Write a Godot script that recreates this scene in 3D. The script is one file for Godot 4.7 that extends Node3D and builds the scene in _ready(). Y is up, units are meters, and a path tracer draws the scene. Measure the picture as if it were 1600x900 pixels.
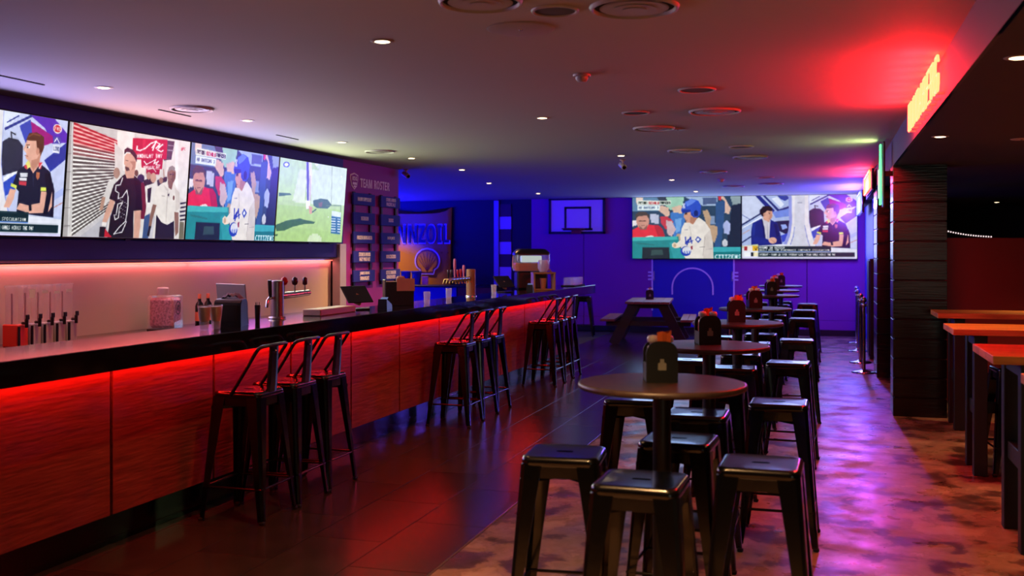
extends Node3D
# Sports bar at night: long bar with screens on the left, a row of round high tables, neon along a bulkhead on the right.

const PHI := 0.0152089          # the bar runs a touch off the room's axis (radians)
const BAR_O := Vector3(-3.447, 0.0, 1.0384)
var taken := {}
var mats := {}
var rng := RandomNumberGenerator.new()
var B_U := Vector3(sin(PHI), 0, -cos(PHI))
var B_N := Vector3(cos(PHI), 0, sin(PHI))

# ------------------------------------------------------------------ geometry helper
class Geo:
	var v := PackedVector3Array()
	var n := PackedVector3Array()
	var uv := PackedVector2Array()
	var xf := Transform3D.IDENTITY
	func _put(a: Vector3, b: Vector3, c: Vector3, na: Vector3, nb: Vector3, nc: Vector3, ua := Vector2.ZERO, ub := Vector2.ZERO, uc := Vector2.ZERO) -> void:
		a = xf * a; b = xf * b; c = xf * c
		na = (xf.basis * na).normalized(); nb = (xf.basis * nb).normalized(); nc = (xf.basis * nc).normalized()
		if (b - a).cross(c - a).dot(na + nb + nc) > 0.0:
			v.append_array([a, c, b]); n.append_array([na, nc, nb]); uv.append_array([ua, uc, ub])
		else:
			v.append_array([a, b, c]); n.append_array([na, nb, nc]); uv.append_array([ua, ub, uc])
	func quad(a: Vector3, b: Vector3, c: Vector3, d: Vector3, nrm: Vector3) -> Geo:
		_put(a, b, c, nrm, nrm, nrm, Vector2(0, 1), Vector2(1, 1), Vector2(1, 0))
		_put(a, c, d, nrm, nrm, nrm, Vector2(0, 1), Vector2(1, 0), Vector2(0, 0))
		return self
	func face(pts: Array, away: Vector3) -> void:            # convex flat polygon whose normal points away from a point
		var nr: Vector3 = (pts[1] - pts[0]).cross(pts[2] - pts[0])
		if nr.length() < 1e-12 and pts.size() > 3: nr = (pts[2] - pts[0]).cross(pts[3] - pts[0])
		if nr.dot(pts[0] - away) < 0.0: nr = -nr
		nr = nr.normalized()
		for i in range(1, pts.size() - 1):
			_put(pts[0], pts[i], pts[i + 1], nr, nr, nr)
	func box(c: Vector3, s: Vector3, bev := 0.0) -> Geo:
		var h := s * 0.5
		if bev <= 0.0:
			for ax in 3:
				for sg in [-1.0, 1.0]:
					var nn := Vector3.ZERO; nn[ax] = sg
					var a1 := (ax + 1) % 3; var a2 := (ax + 2) % 3
					var p: Array = []
					for k in [[-1, -1], [1, -1], [1, 1], [-1, 1]]:
						var q := Vector3.ZERO
						q[ax] = sg * h[ax]; q[a1] = k[0] * h[a1]; q[a2] = k[1] * h[a2]
						p.append(c + q)
					_put(p[0], p[1], p[2], nn, nn, nn); _put(p[0], p[2], p[3], nn, nn, nn)
			return self
		var bv: float = minf(bev, minf(h.x, minf(h.y, h.z)) * 0.98)
		for ax in 3:
			var a1 := (ax + 1) % 3; var a2 := (ax + 2) % 3
			for sg in [-1.0, 1.0]:
				var p: Array = []
				for k in [[-1, -1], [1, -1], [1, 1], [-1, 1]]:
					var q := Vector3.ZERO
					q[ax] = sg * h[ax]; q[a1] = k[0] * (h[a1] - bv); q[a2] = k[1] * (h[a2] - bv)
					p.append(c + q)
				face(p, c)
			for s1 in [-1.0, 1.0]:
				for s2 in [-1.0, 1.0]:
					var p: Array = []
					for k in [[-1, 0], [1, 0], [1, 1], [-1, 1]]:
						var q := Vector3.ZERO
						q[ax] = k[0] * (h[ax] - bv)
						q[a1] = s1 * (h[a1] - (bv if k[1] == 0 else 0.0)); q[a2] = s2 * (h[a2] - (0.0 if k[1] == 0 else bv))
						p.append(c + q)
					face(p, c)
		for sx in [-1.0, 1.0]:
			for sy in [-1.0, 1.0]:
				for sz in [-1.0, 1.0]:
					face([c + Vector3(sx * h.x, sy * (h.y - bv), sz * (h.z - bv)), c + Vector3(sx * (h.x - bv), sy * h.y, sz * (h.z - bv)), c + Vector3(sx * (h.x - bv), sy * (h.y - bv), sz * h.z)], c)
		return self
	func hexa(p: Array) -> Geo:                              # eight corners: bottom ring 0-3, top ring 4-7
		var c := Vector3.ZERO
		for q in p: c += q / 8.0
		for f in [[0, 1, 2, 3], [4, 5, 6, 7], [0, 1, 5, 4], [1, 2, 6, 5], [2, 3, 7, 6], [3, 0, 4, 7]]:
			face([p[f[0]], p[f[1]], p[f[2]], p[f[3]]], c)
		return self
	func bar(a: Vector3, b: Vector3, w: float, t: float, side := Vector3.RIGHT) -> Geo:   # straight bar of w (along side) x t
		var d := (b - a).normalized()
		var s1 := (side - d * side.dot(d)).normalized() * w * 0.5
		var s2 := d.cross(s1).normalized() * t * 0.5
		return hexa([a - s1 - s2, a + s1 - s2, a + s1 + s2, a - s1 + s2, b - s1 - s2, b + s1 - s2, b + s1 + s2, b - s1 + s2])
	func grid(rows: Array, smooth := true, closed := true, caps := true) -> Geo:   # rings of equal count
		var m: int = rows.size(); var k: int = rows[0].size()
		var cen := Vector3.ZERO
		for r in rows:
			for p in r: cen += p
		cen /= float(m * k)
		var nr: Array = []
		for r in rows:
			var z := PackedVector3Array(); z.resize(k); nr.append(z)
		var vol := 0.0
		var kk: int = k if closed else k - 1
		for i in m - 1:
			for j in kk:
				var j2: int = (j + 1) % k
				var a: Vector3 = rows[i][j]; var b: Vector3 = rows[i][j2]; var c: Vector3 = rows[i + 1][j2]; var d: Vector3 = rows[i + 1][j]
				var f := (c - a).cross(d - b)
				vol += f.dot((a + b + c + d) * 0.25 - cen)
				nr[i][j] += f; nr[i][j2] += f; nr[i + 1][j] += f; nr[i + 1][j2] += f
		var sg := 1.0 if vol >= 0.0 else -1.0
		for i in m - 1:
			for j in kk:
				var j2: int = (j + 1) % k
				var a: Vector3 = rows[i][j]; var b: Vector3 = rows[i][j2]; var c: Vector3 = rows[i + 1][j2]; var d: Vector3 = rows[i + 1][j]
				if smooth:
					var na: Vector3 = nr[i][j] * sg; var nb: Vector3 = nr[i][j2] * sg; var nc: Vector3 = nr[i + 1][j2] * sg; var nd: Vector3 = nr[i + 1][j] * sg
					if (b - a).cross(c - a).length_squared() > 1e-18: _put(a, b, c, na, nb, nc)
					if (c - a).cross(d - a).length_squared() > 1e-18: _put(a, c, d, na, nc, nd)
				else:
					var f := ((c - a).cross(d - b) * sg).normalized()
					if (b - a).cross(c - a).length_squared() > 1e-18: _put(a, b, c, f, f, f)
					if (c - a).cross(d - a).length_squared() > 1e-18: _put(a, c, d, f, f, f)
		if caps and closed:
			for e in [0, m - 1]:
				var cc := Vector3.ZERO
				for p in rows[e]: cc += p / float(k)
				var o := Vector3.ZERO
				var other: int = 1 if e == 0 else m - 2
				for p in rows[other]: o += p / float(k)
				var nn := (cc - o)
				var fn := Vector3.ZERO
				for j in k: fn += (rows[e][j] - cc).cross(rows[e][(j + 1) % k] - cc)
				if fn.length() < 1e-12: continue
				fn = fn.normalized()
				if nn.length() > 1e-6 and fn.dot(nn) < 0.0: fn = -fn
				for j in k: _put(cc, rows[e][j], rows[e][(j + 1) % k], fn, fn, fn)
		return self
	func lathe(prof: Array, seg := 24, smooth := true, caps := true) -> Geo:       # prof: [r, y] pairs
		var rows: Array = []
		for p in prof:
			var r := PackedVector3Array()
			for j in seg:
				var a := TAU * j / seg
				r.append(Vector3(maxf(p[0], 0.00005) * cos(a), p[1], maxf(p[0], 0.00005) * sin(a)))
			rows.append(r)
		return grid(rows, smooth, true, caps)
	func tube(pts: Array, rad: float, sides := 8, taper := 1.0) -> Geo:
		var rows: Array = []
		var prev := Vector3.ZERO
		for i in pts.size():
			var d: Vector3
			if i == 0: d = pts[1] - pts[0]
			elif i == pts.size() - 1: d = pts[i] - pts[i - 1]
			else: d = (pts[i] - pts[i - 1]).normalized() + (pts[i + 1] - pts[i]).normalized()
			d = d.normalized()
			var s := prev
			if s == Vector3.ZERO: s = Vector3.UP if absf(d.y) < 0.9 else Vector3.RIGHT
			s = (s - d * s.dot(d)).normalized(); prev = s
			var t := d.cross(s)
			var rr: float = rad * lerpf(1.0, taper, float(i) / maxf(1.0, pts.size() - 1.0))
			var r := PackedVector3Array()
			for j in sides:
				var a := TAU * j / sides
				r.append(pts[i] + s * cos(a) * rr + t * sin(a) * rr)
			rows.append(r)
		return grid(rows)
	func prism(poly: PackedVector2Array, z0: float, z1: float) -> Geo:
		var idx := Geometry2D.triangulate_polygon(poly)
		for i in range(0, idx.size(), 3):
			for z in [z0, z1]:
				var nn := Vector3(0, 0, 1.0 if z == maxf(z0, z1) else -1.0)
				_put(Vector3(poly[idx[i]].x, poly[idx[i]].y, z), Vector3(poly[idx[i + 1]].x, poly[idx[i + 1]].y, z), Vector3(poly[idx[i + 2]].x, poly[idx[i + 2]].y, z), nn, nn, nn)
		var ccw := 0.0
		for i in poly.size(): ccw += poly[i].cross(poly[(i + 1) % poly.size()])
		for i in poly.size():
			var a := poly[i]; var b := poly[(i + 1) % poly.size()]
			var e := (b - a) * (1.0 if ccw > 0.0 else -1.0)
			var nn := Vector3(e.y, -e.x, 0).normalized()
			var q := [Vector3(a.x, a.y, z0), Vector3(b.x, b.y, z0), Vector3(b.x, b.y, z1), Vector3(a.x, a.y, z1)]
			_put(q[0], q[1], q[2], nn, nn, nn); _put(q[0], q[2], q[3], nn, nn, nn)
		return self
	func mesh() -> ArrayMesh:
		var arr: Array = []
		arr.resize(Mesh.ARRAY_MAX)
		arr[Mesh.ARRAY_VERTEX] = v; arr[Mesh.ARRAY_NORMAL] = n; arr[Mesh.ARRAY_TEX_UV] = uv
		var m := ArrayMesh.new()
		m.add_surface_from_arrays(Mesh.PRIMITIVE_TRIANGLES, arr)
		return m

func G(xf := Transform3D.IDENTITY) -> Geo:
	var g := Geo.new(); g.xf = xf
	return g
func X(p: Vector3, yaw := 0.0, pitch := 0.0, roll := 0.0) -> Transform3D:
	return Transform3D(Basis.from_euler(Vector3(pitch, yaw, roll)), p)
func rrect(hx: float, hz: float, r: float, y: float, seg := 5) -> PackedVector3Array:
	var o := PackedVector3Array()
	for c in [[1, 1, 0.0], [-1, 1, PI * 0.5], [-1, -1, PI], [1, -1, PI * 1.5]]:
		for i in seg + 1:
			var a: float = c[2] + PI * 0.5 * i / seg
			o.append(Vector3(c[0] * (hx - r) + r * cos(a), y, c[1] * (hz - r) + r * sin(a)))
	return o
func arch(w: float, h: float, r: float, seg := 8) -> PackedVector2Array:
	var o := PackedVector2Array([Vector2(-w, 0), Vector2(w, 0)])
	for i in seg + 1:
		var a := PI * 0.5 * i / seg
		o.append(Vector2(w - r + r * cos(a), h - r + r * sin(a)))
	for i in seg + 1:
		var a := PI * 0.5 + PI * 0.5 * i / seg
		o.append(Vector2(-w + r + r * cos(a), h - r + r * sin(a)))
	return o

# ------------------------------------------------------------------ nodes
func numbered(called: String) -> String:
	if not taken.has(called):
		taken[called] = 0
		return called
	taken[called] += 1
	return "%s_%03d" % [called, taken[called]]
func meta(o: Node, label: String, category: String, group := "") -> void:
	o.set_meta("label", label); o.set_meta("category", category)
	if group != "": o.set_meta("group", group)
func thing(called: String, label: String, category: String, at := Vector3.ZERO, yaw := 0.0, group := "") -> Node3D:
	var o := Node3D.new(); o.name = numbered(called); add_child(o)
	o.position = at; o.rotation.y = yaw
	meta(o, label, category, group)
	return o
func part(called: String, g: Geo, m: Material, parent: Node) -> MeshInstance3D:
	var o := MeshInstance3D.new(); o.name = called; o.mesh = g.mesh(); o.material_override = m
	parent.add_child(o, true)
	return o
func solo(called: String, g: Geo, m: Material, label: String, category: String, at := Vector3.ZERO, yaw := 0.0, group := "") -> MeshInstance3D:
	var o := MeshInstance3D.new(); o.name = numbered(called); o.mesh = g.mesh(); o.material_override = m
	add_child(o); o.position = at; o.rotation.y = yaw
	meta(o, label, category, group)
	return o
func struct_n(called: String, at := Vector3.ZERO, yaw := 0.0) -> Node3D:
	var o := Node3D.new(); o.name = numbered(called); add_child(o); o.position = at; o.rotation.y = yaw
	o.set_meta("kind", "structure")
	return o
func struct_m(called: String, g: Geo, m: Material, at := Vector3.ZERO, yaw := 0.0) -> MeshInstance3D:
	var o := MeshInstance3D.new(); o.name = numbered(called); o.mesh = g.mesh(); o.material_override = m
	add_child(o); o.position = at; o.rotation.y = yaw
	o.set_meta("kind", "structure")
	return o
func copy_of(o: Node3D, at: Vector3, yaw: float, label: String, group := "") -> Node3D:
	var c: Node3D = o.duplicate()
	c.name = numbered(String(o.name).rstrip("0123456789").rstrip("_")); add_child(c); c.position = at; c.rotation.y = yaw
	c.set_meta("label", label)
	if group != "": c.set_meta("group", group)
	return c
func bp(a: float, b: float, y := 0.0) -> Vector3:            # along the bar, out from its front edge, height
	return BAR_O + B_U * a + B_N * b + Vector3(0, y, 0)

func M(key: String, col := Color.WHITE, rough := 0.6, metal := 0.0) -> StandardMaterial3D:
	if mats.has(key): return mats[key]
	var m := StandardMaterial3D.new()
	m.albedo_color = col; m.roughness = rough; m.metallic = metal
	mats[key] = m
	return m
func glow(key: String, r: float, g: float, b: float) -> StandardMaterial3D:   # linear radiance
	if mats.has(key): return mats[key]
	var m := StandardMaterial3D.new()
	var k := maxf(r, maxf(g, b))
	m.albedo_color = Color(0.02, 0.02, 0.02); m.roughness = 0.5
	m.emission_enabled = true
	m.emission = Color(r / k, g / k, b / k).linear_to_srgb(); m.emission_energy_multiplier = k
	mats[key] = m
	return m
func clear_mat(key: String, col: Color, rough := 0.05) -> StandardMaterial3D:
	if mats.has(key): return mats[key]
	var m := StandardMaterial3D.new()
	m.albedo_color = col; m.roughness = rough
	m.transparency = BaseMaterial3D.TRANSPARENCY_ALPHA
	m.cull_mode = BaseMaterial3D.CULL_DISABLED
	mats[key] = m
	return m
func tex_noise(size: int, seed_: int, freq: float, stops: Array, oct := 4, stretch := Vector2.ONE, warp := 0.0) -> ImageTexture:
	var nz := FastNoiseLite.new(); nz.seed = seed_; nz.frequency = freq; nz.fractal_octaves = oct; nz.fractal_gain = 0.56
	nz.noise_type = FastNoiseLite.TYPE_SIMPLEX_SMOOTH
	if warp > 0.0:
		nz.domain_warp_enabled = true; nz.domain_warp_amplitude = warp; nz.domain_warp_frequency = freq * 2.0
	var w := int(size / stretch.x); var h := int(size / stretch.y)
	var src := nz.get_seamless_image(maxi(w, 16), maxi(h, 16))
	src.resize(size, size, Image.INTERPOLATE_CUBIC)
	var gr := Gradient.new()
	var off := PackedFloat32Array(); var cols := PackedColorArray()
	for s in stops: off.append(s[0]); cols.append(s[1])
	gr.offsets = off; gr.colors = cols
	var lut: Array = []
	for i in 256: lut.append(gr.sample(i / 255.0))
	src.convert(Image.FORMAT_L8)
	var d := src.get_data()
	var o := PackedByteArray(); o.resize(size * size * 3)
	for i in size * size:
		var c: Color = lut[d[i]]
		o[i * 3] = c.r8; o[i * 3 + 1] = c.g8; o[i * 3 + 2] = c.b8
	var im := Image.create_from_data(size, size, false, Image.FORMAT_RGB8, o)
	return ImageTexture.create_from_image(im)
func bump_noise(size: int, seed_: int, freq: float, depth: float, stretch := Vector2.ONE, oct := 4) -> ImageTexture:
	var nz := FastNoiseLite.new(); nz.seed = seed_; nz.frequency = freq; nz.fractal_octaves = oct
	var src := nz.get_seamless_image(maxi(int(size / stretch.x), 16), maxi(int(size / stretch.y), 16))
	src.resize(size, size, Image.INTERPOLATE_CUBIC)
	src.convert(Image.FORMAT_RGB8)
	src.bump_map_to_normal_map(depth)
	return ImageTexture.create_from_image(src)
func tri(m: StandardMaterial3D, sc: Vector3, world := true) -> StandardMaterial3D:
	m.uv1_triplanar = true; m.uv1_world_triplanar = world; m.uv1_scale = sc
	return m

# ------------------------------------------------------------------ painting of flat print on screens
class Paint:
	var img: Image
	var W := 1200
	var H := 676
	var q: Array = [0.0, 0.0, 1000.0, 0.0, 1000.0, 562.0, 0.0, 562.0]     # TL TR BR BL of the picture in drawing units
	const FONT := {"A": "25755", "B": "65656", "C": "34443", "D": "65556", "E": "74647", "F": "74644", "G": "34553", "H": "55755", "I": "72227", "J": "11152", "K": "55655", "L": "44447", "M": "57755", "N": "57775", "O": "25552", "P": "65644", "Q": "25563", "R": "65655", "S": "34216", "T": "72222", "U": "55557", "V": "55552", "W": "55775", "X": "55255", "Y": "55222", "Z": "71247", "0": "75557", "1": "26227", "2": "61247", "3": "61216", "4": "55711", "5": "74616", "6": "34656", "7": "71222", "8": "75757", "9": "75716", " ": "00000", "-": "00700", "&": "25253", "'": "22000", ".": "00002", "/": "11244"}
	func start(c: Color) -> void:
		img = Image.create(W, H, false, Image.FORMAT_RGB8); img.fill(c)
	func mp(x: float, y: float) -> Vector2:
		var u := 0.5; var t := 0.5
		for i in 4:
			var xl: float = lerpf(q[0], q[6], t); var xr: float = lerpf(q[2], q[4], t)
			u = (x - xl) / (xr - xl)
			var yt: float = lerpf(q[1], q[3], u); var yb: float = lerpf(q[7], q[5], u)
			t = (y - yt) / (yb - yt)
		return Vector2(u * W, t * H)
	func poly(p: Array, c: Color) -> void:
		var pts := PackedVector2Array()
		for i in range(0, p.size(), 2): pts.append(mp(p[i], p[i + 1]))
		fill(pts, c)
	func fill(pts: PackedVector2Array, c: Color) -> void:
		var y0 := H; var y1 := 0
		for p in pts: y0 = mini(y0, int(floor(p.y))); y1 = maxi(y1, int(ceil(p.y)))
		for y in range(maxi(y0, 0), mini(y1, H - 1) + 1):
			var yy := y + 0.5
			var xs: Array = []
			for i in pts.size():
				var a := pts[i]; var b := pts[(i + 1) % pts.size()]
				if (a.y <= yy) != (b.y <= yy): xs.append(a.x + (yy - a.y) / (b.y - a.y) * (b.x - a.x))
			xs.sort()
			for k in range(0, xs.size() - 1, 2):
				var xa := int(round(clampf(xs[k], 0, W))); var xb := int(round(clampf(xs[k + 1], 0, W)))
				if xb > xa: img.fill_rect(Rect2i(xa, y, xb - xa, 1), c)
	func ell(x: float, y: float, rx: float, ry: float, c: Color) -> void:
		var a: Array = []
		for i in 28: a.append_array([x + rx * cos(TAU * i / 28), y + ry * sin(TAU * i / 28)])
		poly(a, c)
	func line(p: Array, w: float, c: Color) -> void:
		for i in range(0, p.size() - 2, 2):
			var a := Vector2(p[i], p[i + 1]); var b := Vector2(p[i + 2], p[i + 3])
			var d := (b - a).normalized() * w * 0.5; var s := Vector2(-d.y, d.x)
			poly([a.x - d.x + s.x, a.y - d.y + s.y, b.x + d.x + s.x, b.y + d.y + s.y, b.x + d.x - s.x, b.y + d.y - s.y, a.x - d.x - s.x, a.y - d.y - s.y], c)
	func text(s: String, x: float, y: float, cw: float, ch: float, c: Color, lean := 0.0) -> void:
		for i in s.length():
			var f: String = FONT.get(s[i], "77777")
			for r in 5:
				var bits := int(f[r])
				for k in 3:
					if bits & (4 >> k):
						var xx := x + i * cw + k * cw * 0.27; var yy := y + r * ch / 5.0 + (i * cw) * lean
						poly([xx, yy, xx + cw * 0.28, yy, xx + cw * 0.28, yy + ch / 5.0, xx, yy + ch / 5.0], c)
	func soften(k: int) -> void:                              # slight defocus of a broadcast background
		img.resize(W / k, H / k, Image.INTERPOLATE_BILINEAR); img.resize(W, H, Image.INTERPOLATE_CUBIC)
	func done() -> ImageTexture:
		img.resize(W / 2, H / 2, Image.INTERPOLATE_LANCZOS)
		# camera grain and tonal variety of a broadcast picture
		var nz := FastNoiseLite.new(); nz.seed = 5; nz.frequency = 0.022; nz.fractal_octaves = 5
		var g := nz.get_image(img.get_width(), img.get_height())
		g.convert(Image.FORMAT_L8)
		var soft: Image = img.duplicate()
		soft.resize(W / 14, H / 14, Image.INTERPOLATE_BILINEAR); soft.resize(img.get_width(), img.get_height(), Image.INTERPOLATE_CUBIC)
		var d := img.get_data(); var e := soft.get_data(); var f := g.get_data()
		for i in f.size():
			var k := 0.95 + 0.09 * f[i] / 255.0
			for c in 3: d[i * 3 + c] = mini(255, int((d[i * 3 + c] * 0.74 + e[i * 3 + c] * 0.26) * k))
		img = Image.create_from_data(img.get_width(), img.get_height(), false, Image.FORMAT_RGB8, d)
		return ImageTexture.create_from_image(img)

func C(s: String) -> Color: return Color.html(s)

func paint_studio() -> ImageTexture:
	var p := Paint.new(); p.q = [80.0, 88.0, 1420.0, 80.0, 1420.0, 830.0, 80.0, 830.0]
	p.start(C("b9c6ea"))
	p.poly([80, 88, 640, 88, 640, 700, 80, 700], C("a9bbe6"))
	p.poly([80, 88, 250, 88, 330, 200, 300, 330, 80, 420], C("c9d3f0"))
	p.poly([240, 88, 300, 88, 470, 260, 440, 300], C("1b2a86"))
	p.poly([330, 88, 360, 88, 520, 250, 640, 210, 640, 235, 510, 280], C("22307c"))
	p.poly([400, 88, 620, 88, 640, 120, 590, 150, 540, 130, 500, 88], C("2a3f9e"))
	p.poly([430, 120, 500, 100, 580, 190, 540, 230], C("dfe8fb"))
	p.line([80, 430, 300, 300, 300, 260], 18, C("232f6b"))
	p.line([80, 470, 310, 340], 14, C("e6ecfb"))
	p.line([80, 310, 180, 370], 8, C("5b6cb0"))
	p.poly([440, 280, 640, 240, 640, 330, 480, 350], C("6f8be0"))
	p.poly([470, 390, 640, 380, 640, 560, 510, 500], C("1c2350"))
	p.poly([540, 430, 600, 425, 620, 470, 560, 490], C("8fa6e8"))
	p.poly([540, 560, 640, 520, 640, 600, 560, 640], C("3148c4"))
	p.line([80, 640, 200, 560], 16, C("29356f")); p.line([80, 540, 170, 490], 8, C("c79f9c"))
	# right backdrop
	p.poly([860, 84, 1420, 80, 1420, 700, 860, 700], C("c4cdf0"))
	p.poly([870, 84, 1010, 82, 900, 190, 870, 190], C("dce4fb"))
	p.poly([1080, 82, 1300, 80, 1420, 160, 1420, 220, 1290, 240, 1220, 150], C("5a2fb8"))
	p.poly([1090, 120, 1290, 190, 1300, 230, 1220, 260, 1100, 190], C("a01d7c"))
	p.line([890, 190, 1090, 90], 16, C("26308a")); p.line([900, 150, 990, 100], 8, C("26308a"))
	p.poly([1000, 160, 1090, 110, 1110, 190, 1060, 260], C("3c49b8"))
	p.poly([1230, 350, 1420, 220, 1420, 330, 1290, 420], C("27399e"))
	p.poly([860, 520, 1000, 420, 1000, 560, 900, 600], C("2f4cc0"))
	p.line([860, 520, 1010, 430], 26, C("eef2ff"))
	p.line([1330, 650, 1420, 610], 8, C("b98c8c")); p.poly([1330, 560, 1420, 510, 1420, 560, 1335, 600], C("aab8ec"))
	# dark garment hanging behind
	p.poly([870, 270, 920, 240, 1000, 245, 1040, 280, 1050, 420, 990, 440, 880, 475], C("2a2b46"))
	p.line([945, 245, 935, 205, 970, 215], 8, C("1c1d30"))
	# central column, flaring at its foot
	p.poly([630, 88, 870, 84, 875, 400, 910, 560, 960, 690, 560, 690, 620, 540, 640, 400], C("8f9be2"))
	p.poly([670, 88, 865, 84, 870, 400, 905, 560, 950, 690, 600, 690, 650, 560, 672, 420], C("e3e2ea"))
	p.poly([705, 88, 820, 86, 820, 420, 870, 690, 650, 690, 700, 460], C("cfd3e2"))
	p.line([700, 460, 690, 560, 645, 690], 8, C("6c7ccf")); p.line([820, 440, 850, 590, 880, 690], 7, C("6c7ccf"))
	p.poly([735, 165, 792, 165, 792, 180, 735, 180], C("a4a9be"))
	# presenter in a blue suit
	p.poly([190, 690, 188, 520, 205, 410, 310, 360, 420, 370, 500, 410, 540, 560, 560, 690], C("12257f"))
	p.poly([310, 360, 345, 370, 372, 560, 355, 680], C("0d1a5c"))
	p.poly([318, 345, 420, 375, 405, 560, 410, 640, 365, 640, 350, 480], C("c9c8d4"))
	p.line([380, 420, 388, 600], 5, C("8f8fa2"))
	p.poly([320, 300, 410, 330, 405, 400, 340, 370], C("c99684"))
	p.ell(385, 300, 58, 85, C("d8a48f")); p.poly([420, 280, 448, 325, 430, 350, 410, 340], C("d8a48f"))
	p.poly([300, 300, 296, 250, 330, 212, 400, 205, 440, 235, 435, 270, 380, 262, 350, 290, 340, 330, 320, 330], C("1d1720"))
	p.ell(345, 310, 12, 22, C("bb8876")); p.line([395, 285, 415, 283], 5, C("2a1d20")); p.line([410, 350, 432, 346], 5, C("a2605a"))
	p.poly([205, 560, 360, 590, 420, 620, 400, 660, 220, 650], C("15298a"))
	p.poly([540, 560, 480, 590, 470, 640, 560, 680], C("0f2072"))
	p.ell(445, 615, 48, 38, C("dba896")); p.line([420, 600, 470, 640], 5, C("b77d6b"))
	# guest in a navy team polo
	p.poly([975, 520, 1010, 430, 1090, 380, 1200, 375, 1290, 420, 1330, 520, 1340, 710, 1020, 690, 1030, 560], C("171d35"))
	p.poly([1320, 480, 1338, 540, 1345, 710, 1310, 700, 1325, 600], C("11152a"))
	p.poly([1100, 330, 1190, 330, 1195, 380, 1140, 440, 1105, 400], C("dba492"))
	p.poly([1070, 385, 1100, 350, 1115, 400, 1085, 420], C("e9e27c")); p.poly([1060, 400, 1080, 390, 1090, 420, 1070, 415], C("d04652"))
	p.poly([1185, 370, 1215, 365, 1205, 410, 1185, 400], C("d8404e")); p.line([1190, 405, 1213, 372], 6, C("f0dede"))
	p.poly([1060, 265, 1080, 215, 1140, 205, 1190, 230, 1195, 300, 1170, 350, 1110, 375, 1068, 350, 1072, 320, 1045, 300], C("e2ab97"))
	p.poly([1062, 240, 1085, 195, 1150, 182, 1215, 205, 1222, 270, 1190, 340, 1178, 290, 1160, 280, 1150, 235, 1100, 240], C("5a3226"))
	p.line([1085, 215, 1120, 195, 1180, 200], 10, C("7a4632"))
	p.ell(1168, 300, 14, 24, C("c98c78")); p.line([1070, 270, 1095, 266], 5, C("44241c")); p.line([1062, 335, 1085, 338], 5, C("a35a50"))
	p.poly([1030, 445, 1095, 440, 1095, 465, 1035, 470], C("d7d9e4")); p.poly([1025, 475, 1090, 472, 1090, 490, 1030, 492], C("e4e4ec")); p.poly([1025, 495, 1090, 495, 1088, 520, 1028, 518], C("c43c4c"))
	p.poly([1168, 430, 1198, 430, 1198, 460, 1183, 480, 1168, 460], C("b76a4c"))
	p.poly([962, 510, 1012, 525, 1005, 545, 958, 530], C("d6df5c")); p.poly([1215, 522, 1278, 520, 1278, 542, 1215, 545], C("d6df5c"))
	p.poly([958, 545, 1005, 550, 990, 610, 960, 662, 915, 660], C("e2ad9a"))
	p.poly([1220, 548, 1318, 545, 1325, 640, 1290, 680, 1130, 690, 1020, 668, 1040, 630, 1120, 640, 1215, 620], C("dfa896"))
	p.poly([1120, 640, 1142, 632, 1148, 672, 1128, 676], C("20202c"))
	p.poly([1120, 360, 1170, 345, 1190, 300, 1195, 330, 1185, 372, 1140, 425, 1118, 395], C("c48a76")); p.poly([1075, 278, 1098, 275, 1098, 288, 1078, 290], C("f0e4e0")); p.ell(1080, 283, 5, 6, C("2a2024")); p.poly([1050, 300, 1066, 285, 1072, 315], C("eec0ae"))
	p.poly([1240, 430, 1290, 430, 1320, 530, 1290, 690, 1250, 690, 1270, 560], C("0f1426")); p.line([1140, 440, 1150, 520], 4, C("2c3556"))
	p.poly([395, 275, 425, 275, 440, 320, 420, 360, 395, 370, 410, 330], C("c48d78")); p.ell(408, 296, 6, 5, C("241a1c")); p.poly([210, 420, 240, 410, 230, 560, 205, 560], C("1c3396")); p.poly([460, 420, 495, 420, 525, 560, 490, 580], C("0c1a60"))
	# desk and lower thirds
	p.poly([80, 690, 560, 660, 960, 690, 1420, 720, 1420, 830, 80, 830], C("dfe4f2"))
	p.poly([80, 680, 270, 660, 280, 690, 80, 705], C("c9d6a8"))
	p.poly([100, 680, 200, 680, 200, 740, 100, 740], C("e9e2de")); p.poly([105, 685, 145, 685, 140, 735, 105, 735], C("a32d36"))
	p.poly([205, 680, 270, 680, 270, 740, 205, 740], C("e7b52c")); p.line([235, 705, 245, 730, 262, 700], 7, C("1f1a10"))
	p.poly([275, 683, 1125, 683, 1125, 745, 275, 745], C("0d2a33")); p.poly([275, 745, 1125, 745, 1125, 752, 275, 752], C("7aa4ff"))
	p.text("ROUND 18 REVIEW", 288, 688, 20, 26, C("f4f6fa")); p.text("DEALS FOR THE POWERHOUSE CONTRACT SPECULATION", 288, 720, 18.2, 20, C("e4eae6"))
	p.poly([275, 758, 1395, 758, 1395, 808, 275, 808], C("0d2a33"))
	p.poly([105, 758, 180, 758, 180, 805, 105, 805], C("eef2f6")); p.poly([215, 758, 270, 758, 270, 805, 215, 805], C("efe6bd")); p.poly([185, 758, 215, 758, 215, 805, 185, 805], C("182028"))
	p.text("SATURDAY - ROUND 20 SUPER SATURDAY LIVE - FOUR GAMES ACROSS THE DAY", 285, 770, 13.3, 24, C("f2f5f4"))
	p.poly([80, 812, 1420, 812, 1420, 830, 80, 830], C("d3d0f2"))
	# channel bug
	p.ell(1330, 140, 40, 30, C("f3ecec")); p.ell(1330, 140, 33, 23, C("cf2d3c")); p.text("FOX", 1304, 128, 19, 24, C("ffffff"))
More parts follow.
